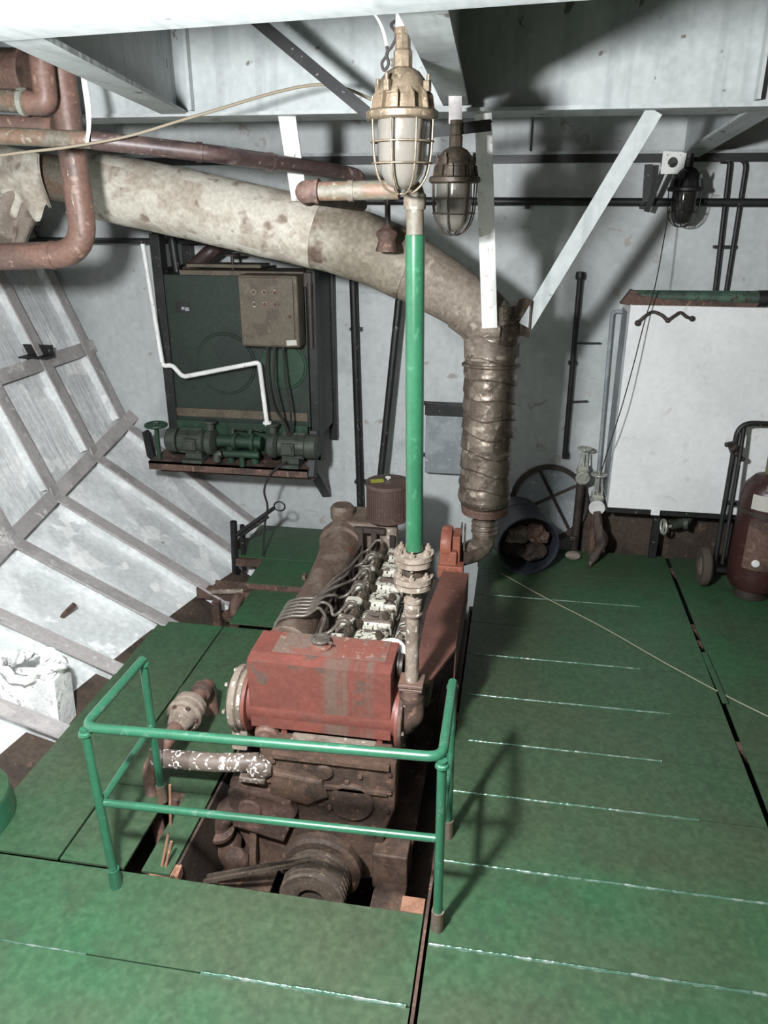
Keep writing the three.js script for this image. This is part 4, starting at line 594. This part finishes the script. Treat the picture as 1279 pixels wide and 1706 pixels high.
{ const t = thing('sounding_pipe', 'thin black standpipe with knobbed top on the bulkhead left of white tank', 'pipe');
  part('pipe_run', cyl([0.395, 0.7, -5.74], [0.39, 2.02, -5.74], 0.02, 0.02, 14), M.black, t); part('cap', [lathe([[0, 0], [0.03, 0], [0.034, 0.02], [0.03, 0.05], [0, 0.055]], 12, [0.39, 1.98, -5.74]), box(0.05, 0.05, 0.04, 0.4, 0.71, -5.745, null, 0.01)], M.black, t);
  part('side_rod', [cyl([0.4, 1.545, -5.74], [0.57, 1.55, -5.74], 0.007, 0.007, 6)], M.black, t); part('side_rod', [cyl([0.4, 1.12, -5.74], [0.52, 1.13, -5.74], 0.007, 0.007, 6)], M.black, t); part('wall_clip', [box(0.06, 0.02, 0.06, 0.392, 1.4, -5.77)], M.black, t); done(t); }
{ const t = thing('paired_drop_pipes', 'two thin black pipes dropping side by side behind the green pipe', 'pipe');
  part('pipe_run', tube([[1.2, 2.72, -5.74], [1.255, 2.72, -5.74], [1.285, 1.86, -5.74]], 0.015, 0.03, 10), M.black, t); part('pipe_run', tube([[1.22, 2.74, -5.76], [1.36, 2.73, -5.76], [1.36, 1.86, -5.76]], 0.015, 0.06, 10), M.black, t); part('wall_clip', box(0.14, 0.02, 0.05, 1.31, 2.2, -5.775), M.black, t); done(t); }
{ const t = thing('wall_cabinet', 'grey metal wall box with black cap behind the wrapped riser', 'cabinet');
  part('body', span(-0.65, -0.34, 0.54, 0.99, -5.79, -5.66, 0.006), M.greyBox, t); part('cap', span(-0.66, -0.34, 0.99, 1.07, -5.79, -5.68, 0.004), M.black, t);
  part('cap_pipe', tube([[-0.78, 1.08, -5.72], [-0.5, 1.07, -5.7], [-0.45, 1.0, -5.7]], 0.014, 0.03, 8), M.black, t); part('side_bolt', cyl([-0.72, 0.66, -5.74], [-0.65, 0.66, -5.74], 0.016, 0.016, 8), M.black, t); done(t); }
solo('wall_hook', 'small bent wire hook on the bulkhead right of the cooler frame', 'hook', [tube([[-1.4, 1.6, -5.8], [-1.4, 1.6, -5.74], [-1.36, 1.58, -5.74], [-1.36, 1.46, -5.74], [-1.39, 1.45, -5.74], [-1.39, 1.5, -5.74]], 0.007, 0.02, 8)], M.black);
solo('hull_shelf_plate', 'short black angle shelf on an upper hull frame under the U-bend pipe', 'shelf', [box(0.3, 0.01, 0.12, -3.44, 1.45, -5.1), box(0.26, 0.075, 0.01, -3.42, 1.488, -5.15), flat([-3.44, 1.45, -5.12], [-3.44, 1.36, -5.12], 0.1, 0.02, [0, 0, 1])], M.black);

// white tank and what lies on it
{ const t = thing('white_tank', 'large white-painted rectangular wall tank right of the valves', 'tank');
  part('tank_body', span(0.7, 1.95, 0.45, 1.86, -5.79, -5.38, 0.006), M.tank, t);
  part('rim_shadow', span(0.7, 1.95, 0.4, 0.45, -5.79, -5.42), M.black, t);  // black strip painted in for the thin shadow along the tank bottom
  part('label_frame', box(0.06, 0.05, 0.006, 1.03, 0.44, -5.377), M.tank, t);
  for (const x of [1.06, 1.62]) part('tank_leg', [span(x, x + 0.05, -0.02, 0.4, -5.6, -5.55), span(x - 0.02, x + 0.07, -0.03, -0.01, -5.62, -5.53)], M.black, t);
  part('tank_side', span(0.694, 0.7, 0.5, 1.8, -5.75, -5.45), M.greyBox, t);
  done(t); }
{ const t = thing('tank_drain_valve', 'dark drain valve with pale hand wheel under the white tank', 'valve');
  part('body', [tube([[1.3, 0.4, -5.58], [1.3, 0.31, -5.56], [1.18, 0.29, -5.52]], 0.035, 0.05, 14), lathe([[0, 0], [0.05, 0], [0.05, 0.03], [0, 0.03]], 12, [1.27, 0.3, -5.55], [1, 0.1, 0.2])], M.pump, t);
  part('hand_wheel', [tubeOn(Array.from({ length: 25 }, (_, k) => V(1.125 + 0.012 * Math.cos(k / 24 * 6.2832), 0.28 + 0.055 * Math.sin(k / 24 * 6.2832), -5.5 + 0.045 * Math.cos(k / 24 * 6.2832))), 0.009, 8, false), bar([1.125, 0.23, -5.5], [1.125, 0.33, -5.5], 0.012, 0.012), cyl([1.18, 0.285, -5.51], [1.12, 0.28, -5.5], 0.012, 0.012, 8)], M.valve, t); done(t); }
{ const t = thing('green_pipe_length', 'chipped pale green pipe with rusty torn flap lying on top of white tank', 'pipe');
  part('pipe_run', cyl([0.71, 1.906, -5.46], [1.5, 1.91, -5.44], 0.04, 0.046, 20), M.greenPipe, t);
  part('pipe_end', lathe([[0.03, 0], [0.05, 0], [0.052, 0.06], [0.03, 0.07]], 20, [1.48, 1.91, -5.44], [1, 0, 0.02]), M.black, t);
  part('torn_flap', extrude([[0.69, 1.93], [0.9, 1.9], [1.48, 1.885], [1.47, 1.86], [1.42, 1.83], [1.3, 1.815], [1.25, 1.8], [1.12, 1.825], [1.0, 1.835], [0.9, 1.845], [0.82, 1.83], [0.76, 1.84], [0.72, 1.85]], 0.006, [0, 0, -5.39]), M.rust, t);
  part('end_crust', [extrude([[0.64, 1.86], [0.7, 1.95], [0.76, 1.93], [0.74, 1.85]], 0.08, [0, 0, -5.5])], M.rust, t); done(t); }
solo('gnarled_hook', 'dark gnarled rod with knobbed ends hanging over front of white tank', 'hook', [cord([[0.755, 1.755, -5.355], [0.79, 1.79, -5.36], [0.84, 1.82, -5.365], [0.9, 1.8, -5.36], [0.935, 1.775, -5.355], [0.975, 1.8, -5.36], [1.01, 1.82, -5.365], [1.05, 1.795, -5.36], [1.08, 1.785, -5.358]], 0.011, 50, 8), new THREE.SphereGeometry(0.02, 10, 8).translate(0.753, 1.75, -5.355), new THREE.SphereGeometry(0.018, 10, 8).translate(1.085, 1.785, -5.358), new THREE.SphereGeometry(0.017, 10, 8).translate(0.935, 1.772, -5.355)], M.oily);
solo('tank_string', 'thin dark string hanging slantwise across front of white tank', 'string', cord([[0.88, 2.44, -5.48], [0.82, 1.95, -5.3], [0.785, 1.8, -5.26], [0.735, 1.5, -5.2], [0.685, 1.22, -5.16], [0.64, 0.95, -5.2], [0.64, 0.66, -5.49]], 0.0035, 40), M.rubber);
solo('tank_vent_pipe', 'thin grey pipe running up the side of white tank', 'pipe', [tube([[0.695, 1.77, -5.74], [0.63, 1.77, -5.74], [0.655, 0.4, -5.74]], 0.014, 0.04, 10)], M.greyBox);
function gateValve(label, x, y0, z, s, flange) {
  const t = thing('gate_valve', label, 'valve', 'bright gate valves beside the white tank'), Y = d => y0 + d * s;
  part('body', [lathe([[0, 0], [0.04 * s, 0], [0.05 * s, 0.03 * s], [0.05 * s, 0.08 * s], [0.06 * s, 0.09 * s], [0.06 * s, 0.11 * s], [0.035 * s, 0.12 * s], [0, 0.12 * s]], 16, [x, y0, z]), cyl([x, Y(0.05), z - 0.07 * s], [x, Y(0.05), z + 0.07 * s], 0.035 * s, 0.035 * s, 14)], M.valve, t);
  part('end_flange', disc([x, Y(0.05), z + 0.06 * s], [0, -0.2, 1], 0.065 * s, 0.025 * s), flange, t);
  part('bonnet', [box(0.09 * s, 0.03 * s, 0.09 * s, x, Y(0.13), z, null, 0.004)], M.valve, t);
  for (const k of [-1, 1]) part('yoke_arm', bar([x + k * 0.035 * s, Y(0.14), z], [x + k * 0.022 * s, Y(0.27), z], 0.012 * s, 0.014 * s), M.valve, t);
  part('stem', cyl([x, Y(0.12), z], [x, Y(0.33), z], 0.008 * s, 0.008 * s, 8), M.valve, t);
  part('hand_wheel', [tubeOn(Array.from({ length: 25 }, (_, k) => V(x + 0.06 * s * Math.cos(k / 24 * 6.2832), Y(0.31), z + 0.06 * s * Math.sin(k / 24 * 6.2832))), 0.009 * s, 8, false), bar([x - 0.06 * s, Y(0.31), z], [x + 0.06 * s, Y(0.31), z], 0.01, 0.008), bar([x, Y(0.31), z - 0.06 * s], [x, Y(0.31), z + 0.06 * s], 0.01, 0.008)], M.valve, t);
  return t; }
{ const t = gateValve('upper bright gate valve with small hand wheel left of the tank pipe', 0.525, 0.56, -5.62, 0.8, M.valve); part('branch_pipe', [cyl([0.525, 0.6, -5.66], [0.525, 0.6, -5.8], 0.025, 0.025, 10), cyl([0.52, -0.05, -5.63], [0.52, 0.57, -5.63], 0.03, 0.03, 12)], M.oily, t); done(t); }
{ const t = gateValve('lower bright gate valve with white flange over the dirty drain hose', 0.64, 0.36, -5.55, 0.9, M.whitePaint); part('drain_pipe', [cyl([0.645, -0.05, -5.56], [0.64, 0.4, -5.56], 0.03, 0.028, 12)], M.rust, t); done(t); }
solo('dirty_drain_hose', 'muddy rag-wrapped hose sagging from lower gate valve to the floor plates', 'hose', [tubeOn(smooth([[0.64, 0.38, -5.47], [0.66, 0.27, -5.42], [0.69, 0.16, -5.4], [0.64, 0.06, -5.36], [0.61, 0.012, -5.3]], 30), 0.04, 12, true, u => 0.024 + 0.028 * Math.sin(u * 3.14) * (0.8 + 0.3 * Math.sin(u * 17)) - 0.012 * u)], M.drumInner);
solo('floor_clod', 'small pale lump of dirt on floor beside the round cover', 'lump', new THREE.IcosahedronGeometry(0.05, 2).scale(1.2, 0.6, 1).translate(0.5, 0.025, -5.45), M.rag);
// round cover and drum
{ const t = thing('round_cover', 'large round pale cover with dark rim and cross bars leaning on the bulkhead', 'cover'); const c = [0.3, 0.33, -5.72], d = V(0.12, 0.18, 1);
  part('plate', disc(c, d, 0.285, 0.012, 0.003, 44), M.greyBox, t); part('rim', ring(c, d, 0.3, 0.262, 0.035, 44), M.oily, t);
  const q = new THREE.Quaternion().setFromUnitVectors(V(0, 0, 1), d.clone().normalize()); const at = (x, y) => V(x, y, 0.016).applyQuaternion(q).add(V(...c));
  part('cross_bar', bar(at(-0.08, 0.25), at(0.17, -0.2), 0.022, 0.012), M.oily, t); part('cross_bar', bar(at(-0.24, -0.08), at(0.2, 0.14), 0.022, 0.012), M.oily, t); part('rim_lug', box(0.05, 0.04, 0.04, 0.5, 0.1, -5.6, null, 0.01), M.oily, t);
  done(t); }
{ const t = thing('scrap_drum', 'dark blue-rimmed drum lying on its side with rags stuffed in its mouth', 'drum'); const c = V(0.16, 0.222, -5.12), d = V(0.28, 0, 1).normalize(), b = c.clone().addScaledVector(d, -0.42);
  part('shell', lathe([[0.2, 0], [0.218, 0.005], [0.214, 0.14], [0.22, 0.15], [0.214, 0.16], [0.214, 0.4], [0.222, 0.42], [0.212, 0.422], [0.204, 0.41], [0.204, 0.02], [0, 0.02], [0, 0]], 40, b, d), M.blueDrum, t);
  const inner = c.clone().addScaledVector(d, -0.18); part('inner_junk', lathe([[0, 0.06], [0.08, 0.05], [0.16, 0.01], [0.2, -0.05], [0.2, -0.1], [0, -0.1]], 20, inner, d), M.drumInner, t);
  done(t);
  const rag = (lab, x, y, s, mm, rz) => { const g = new THREE.IcosahedronGeometry(0.07, 4); const p = g.attributes.position; for (let i = 0; i < p.count; i++) { const v = V(p.getX(i), p.getY(i), p.getZ(i)); const k = 0.7 + 0.6 * vn(v.x * 40 + 50, v.y * 40 + v.z * 31 + 50, 999, 999, s); p.setXYZ(i, v.x * k * 1.3, v.y * k * 0.9, v.z * k * 0.7); } g.computeVertexNormals(); g.rotateZ(rz); const o = c.clone().addScaledVector(d, -0.07); g.translate(o.x + x, o.y + y, o.z); return solo('rag_bundle', lab, 'rag', g, mm); };
  rag('pale crumpled rag at upper left inside the lying drum', -0.06, 0.05, 3, M.rag, 0.4); rag('rusty orange rag at upper right inside the lying drum', 0.07, 0.07, 5, M.rustPipe, -0.5); rag('grey-brown rag at the bottom inside the lying drum', 0.05, -0.07, 8, M.drumInner, 0.2); }
// fire extinguisher on wheels
{ const t = thing('wheeled_extinguisher', 'dark red wheeled fire extinguisher cylinder with black tube trolley before the white tank', 'fire extinguisher'); const x = 1.665, z = -5.08;
  part('cylinder', lathe([[0, 0.05], [0.1, 0.05], [0.15, 0.075], [0.172, 0.12], [0.175, 0.2], [0.175, 0.7], [0.16, 0.78], [0.11, 0.84], [0.06, 0.86], [0, 0.865]], 40, [x, 0, z]), M.extRed, t);
  part('foot_ring', ring([x, 0, z], [0, 1, 0], 0.11, 0.1, 0.06, 30), M.oily, t);
  part('neck_collar', lathe([[0, 0], [0.05, 0], [0.055, 0.02], [0.055, 0.12], [0.045, 0.14], [0, 0.14]], 20, [x, 0.86, z]), M.olive, t);
  part('valve_horn', lathe([[0, 0], [0.06, 0], [0.03, 0.09], [0, 0.09]], 16, [x - 0.02, 0.78, z + 0.15], [0, 0.7, -0.6]), M.rag, t);
  const pl = (w, h, y, m) => { const pos = [], n = 10; for (let i = 0; i < n; i++) { const p = (k, yy) => { const a = (k / n - 0.5) * w; return [x + 0.1765 * Math.sin(a - 0.12), yy, z + 0.1765 * Math.cos(a - 0.12)]; }; pos.push(...p(i, y), ...p(i + 1, y), ...p(i, y + h), ...p(i + 1, y), ...p(i + 1, y + h), ...p(i, y + h)); } return part(m === M.paper ? 'paper_label' : 'faded_decal', quad3([pos]), m, t); };
  pl(1.5, 0.1, 0.66, M.paper); pl(1.4, 0.34, 0.25, M.rust); pl(0.001, 0.001, 0.2, M.rust);
  part('strap', ring([x, 0.61, z], [0, 1, 0], 0.18, 0.17, 0.03, 36), M.oily, t);
  part('paint_splash', lathe([[0, 0.006], [0.022, 0.004], [0.026, 0]], 12, [x - 0.06, 0.3, z + 0.168], [-0.3, 0, 1]), M.whitePaint, t);
  part('trolley_frame', [tube([[x - 0.235, 0.09, z - 0.1], [x - 0.225, 1.15, z - 0.15], [x + 0.225, 1.15, z - 0.15], [x + 0.235, 0.09, z - 0.1]], 0.018, 0.1, 14), tube([[x - 0.21, 0.2, z - 0.02], [x - 0.19, 0.95, z - 0.12], [x - 0.19, 1.12, z - 0.14]], 0.013, 0.04, 10), bar([x - 0.24, 0.12, z - 0.1], [x + 0.24, 0.12, z - 0.1], 0.03, 0.03), bar([x - 0.24, 0.6, z - 0.14], [x + 0.24, 0.6, z - 0.14], 0.02, 0.04)], M.black, t);
  for (const s of [-1, 1]) { const w = part('wheel', lathe([[0.07, -0.03], [0.12, -0.03], [0.135, -0.015], [0.135, 0.015], [0.12, 0.03], [0.07, 0.03], [0.07, -0.03]], 30, [x + s * 0.3, 0.135, z - 0.1], [1, 0, 0]), M.tyre, t); part('hub', disc([x + s * 0.3 - 0.02, 0.135, z - 0.1], [1, 0, 0], 0.072, 0.04), M.greyCast, w); }
  part('tied_rag', [box(0.06, 0.09, 0.06, x - 0.225, 0.97, z - 0.14, [0.3, 0.4, 0.5], 0.02), box(0.09, 0.03, 0.03, x - 0.19, 0.93, z - 0.13, [0, 0.2, -0.7], 0.01), box(0.07, 0.03, 0.03, x - 0.26, 1.01, z - 0.13, [0, 0.2, 0.2], 0.01)], M.oily, t);
  part('hose', cord([[x + 0.05, 0.93, z], [x + 0.18, 0.98, z + 0.05], [x + 0.24, 0.8, z + 0.1], [x + 0.2, 0.5, z + 0.12], [x + 0.22, 0.3, z + 0.05]], 0.014), M.rubber, t);
  done(t); }
// ---------------------------------------------------------------- left side of the pit
{ const t = thing('sea_water_pipe', 'rusty flanged suction pipe with white-speckled crossbar left of red header tank', 'pipe');
  part('flanged_run', [tube([[-1.46, -0.1, -3.2], [-1.462, 0.19, -3.2], [-1.468, 0.2, -2.72], [-1.5, 0.17, -2.64]], 0.036, 0.06, 16)], M.rustPipe, t);
  part('elbow_socket', lathe([[0.03, 0], [0.05, 0.005], [0.05, 0.04], [0.03, 0.05]], 18, [-1.462, 0.2, -3.13], [0, 0, 1]), M.rust, t);
  part('pipe_flange', [disc([-1.467, 0.2, -2.99], [0, 0, 1], 0.082, 0.05, 0.008, 26), disc([-1.467, 0.2, -2.93], [0, 0, 1], 0.088, 0.045, 0.012, 26), lathe([[0.04, 0], [0.065, 0], [0.05, 0.06], [0.036, 0.08]], 20, [-1.468, 0.2, -2.885], [0, 0, 1])], M.greyCast, t);
  for (let k = 0; k < 6; k++) { const a = k / 6 * 6.283; part('bolt', hexbolt([-1.467 + 0.066 * Math.cos(a), 0.2 + 0.066 * Math.sin(a), -2.886], [0, 0, 1], 0.012, 0.014), M.rust, t); }
  part('speckled_bar', [tube([[-1.5, 0.165, -2.63], [-1.2, 0.17, -2.64], [-1.02, 0.175, -2.67]], 0.042, 0.05, 16), lathe([[0, 0], [0.05, 0], [0.055, 0.02], [0.055, 0.07], [0.03, 0.1], [0, 0.1]], 18, [-1.06, 0.155, -2.66], [1, -0.05, -0.1]), box(0.12, 0.03, 0.06, -1.04, 0.115, -2.64, null, 0.01)], M.speck, t);
  part('down_leg', tube([[-1.5, 0.16, -2.63], [-1.53, 0.1, -2.61], [-1.45, -0.3, -2.52]], 0.028, 0.06, 14), M.rustPipe, t);
  part('support_leg', bar([-1.1, -0.4, -2.68], [-1.1, 0.14, -2.67], 0.02, 0.02), M.rust, t);
  done(t); }
solo('copper_tube', 'longer thin coppery tube rising from the wood block at pit edge', 'tube', cyl([-1.288, -0.012, -2.2], [-1.27, 0.12, -2.26], 0.006, 0.006, 8), M.wood, 'coppery tubes on the wood block');
solo('copper_tube', 'shorter thin coppery tube leaning beside the longer one on wood block', 'tube', cyl([-1.272, -0.012, -2.2], [-1.25, 0.1, -2.24], 0.006, 0.006, 8), M.wood, 'coppery tubes on the wood block');
solo('copper_tube', 'thin coppery tube standing alone beside the foot of suction pipe', 'tube', cyl([-1.345, 0.0, -2.42], [-1.335, 0.2, -2.44], 0.006, 0.006, 8), M.wood);
solo('wood_block', 'small reddish wood block at left front corner of engine pit', 'block', box(0.12, 0.05, 0.06, -1.27, -0.036, -2.2, [0, 0.1, 0], 0.004), M.wood);
solo('wood_block', 'small reddish wood block at right front corner beside green post', 'block', box(0.09, 0.06, 0.07, -0.265, -0.05, -2.21, null, 0.004), M.wood);
solo('trailing_wire', 'thin pale wire trailing across the green floor plates from the drum', 'wire', cord([[-0.02, 0.006, -5.1], [0.25, 0.006, -4.81], [0.62, 0.006, -4.45], [1.01, 0.006, -4.02], [1.4, 0.004, -3.65], [2.0, 0.004, -3.2]], 0.0035, 60), M.wireM);
solo('pry_bar', 'flat dark bar lying along the long floor seam', 'bar', box(0.03, 0.012, 0.5, 1.2, 0.008, -3.98, [0, 0.02, 0], 0.003), M.deck);
// hull side odds and ends
solo('curved_flat_bar', 'short curved brown bar standing on the hull plating between frames', 'bar', tubeOn(smooth([[-2.72, -0.02, -3.74], [-2.69, 0.04, -3.76], [-2.63, 0.14, -3.8], [-2.57, 0.2, -3.83]], 20), 0.017, 10), M.rust);
solo('pipe_stub', 'short grey pipe stub with bracket welded to the lower hull', 'pipe', [cyl([-2.65, 0.2, -4.83], [-2.47, 0.14, -4.87], 0.024, 0.024, 14), ring([-2.65, 0.2, -4.83], [-1, 0.33, 0.2], 0.03, 0.02, 0.02), flat([-2.6, 0.18, -4.86], [-2.62, -0.05, -4.86], 0.1, 0.01, [0, 0, 1])], M.frame);
{ const t = thing('crumbling_lagging_block', 'white box of crumbling plastered lagging wedged on the near hull frame', 'block');
  part('casing', [box(0.31, 0.33, 0.02, -2.39, 0.06, -3.03, [0, 0, -0.04], 0.006), box(0.02, 0.4, 0.16, -2.235, 0.03, -3.1, [0, 0, -0.05], 0.006), box(0.3, 0.3, 0.02, -2.4, 0.02, -3.19, null, 0.004)], M.crust, t);
  const g = tubeOn(Array.from({ length: 49 }, (_, k) => { const a = k / 48 * 6.2832; return V(-2.39 + 0.17 * Math.cos(a) + 0.02 * Math.sin(a * 5), 0.25 + 0.03 * Math.sin(a * 3), -3.11 + 0.1 * Math.sin(a)); }), 0.04, 12, false, (u, a, l) => 0.008 + 0.03 * vn(a * 2 + 3, l * 60, 99, 9999, 4));
  part('plaster_crust', g, M.crust, t); const lump = (x, y, z, r, s) => { const h = new THREE.IcosahedronGeometry(r, 3), p = h.attributes.position; for (let i = 0; i < p.count; i++) { const k = 0.65 + 0.7 * vn(p.getX(i) * 55 + 40, p.getY(i) * 55 + p.getZ(i) * 37 + 40, 999, 999, s); p.setXYZ(i, p.getX(i) * k, p.getY(i) * k, p.getZ(i) * k); } h.computeVertexNormals(); h.translate(x, y, z); return h; };
  part('plaster_lump', [lump(-2.26, 0.24, -3.06, 0.04, 3), lump(-2.32, 0.27, -3.17, 0.045, 4), lump(-2.5, 0.26, -3.14, 0.04, 6)], M.crust, t);
  part('inner_core', span(-2.53, -2.25, -0.15, 0.12, -3.18, -3.04), M.frame, t); done(t); }
solo('grease_gun', 'dark lever tool with ring end resting across the lower hull frame', 'tool', [cyl([-1.96, 0.2, -5.0], [-1.66, 0.43, -5.02], 0.018, 0.014, 12), cyl([-1.9, 0.22, -4.97], [-1.7, 0.37, -4.99], 0.012, 0.012, 10), tubeOn(Array.from({ length: 21 }, (_, k) => V(-1.62 + 0.04 * Math.cos(k / 20 * 6.2832), 0.445 + 0.035 * Math.sin(k / 20 * 6.2832), -5.02)), 0.006, 6, false)], M.black);
solo('frame_post', 'taller black pipe stanchion standing by the far floor plates', 'post', cyl([-1.985, -0.1, -5.0], [-1.97, 0.31, -5.0], 0.026, 0.026, 12), M.black);
solo('frame_post', 'thinner shorter black stanchion beside the taller one at far plates', 'post', cyl([-1.93, -0.1, -5.04], [-1.92, 0.27, -5.04], 0.018, 0.018, 10), M.black);
{ const t = thing('bilge_valve', 'rusty bilge pipe with flange between hull frames and far floor plates', 'pipe');
  part('pipe_run', [tube([[-1.8, -0.55, -4.45], [-1.8, -0.08, -4.45], [-1.78, -0.02, -4.62]], 0.04, 0.06, 14), cyl([-1.9, -0.35, -4.45], [-1.3, -0.35, -4.45], 0.03, 0.03, 12)], M.rust, t); part('pipe_flange', disc([-1.8, -0.16, -4.45], [0, 1, 0], 0.08, 0.03), M.rust, t); part('cross_bar', cyl([-1.98, -0.02, -4.52], [-1.76, -0.01, -4.55], 0.018, 0.018, 10), M.greyCast, t); done(t); }
{ const t = thing('green_hatch_cover', 'low round green hatch cover standing on the plates at the hull side', 'hatch');
  part('rim', lathe([[0.2, 0], [0.24, 0], [0.245, 0.02], [0.235, 0.12], [0.225, 0.125], [0.2, 0.12]], 40, [-2.27, 0, -2.28]), M.rail, t); part('lid', lathe([[0, 0.14], [0.2, 0.13], [0.232, 0.122], [0.235, 0.11], [0, 0.11]], 40, [-2.27, 0.005, -2.28]), M.deck, t); part('lid_handle', tube([[-2.33, 0.135, -2.2], [-2.33, 0.18, -2.2], [-2.2, 0.18, -2.2], [-2.2, 0.135, -2.2]], 0.008, 0.02, 8), M.rail, t); done(t); }

renderer.render(scene, camera);
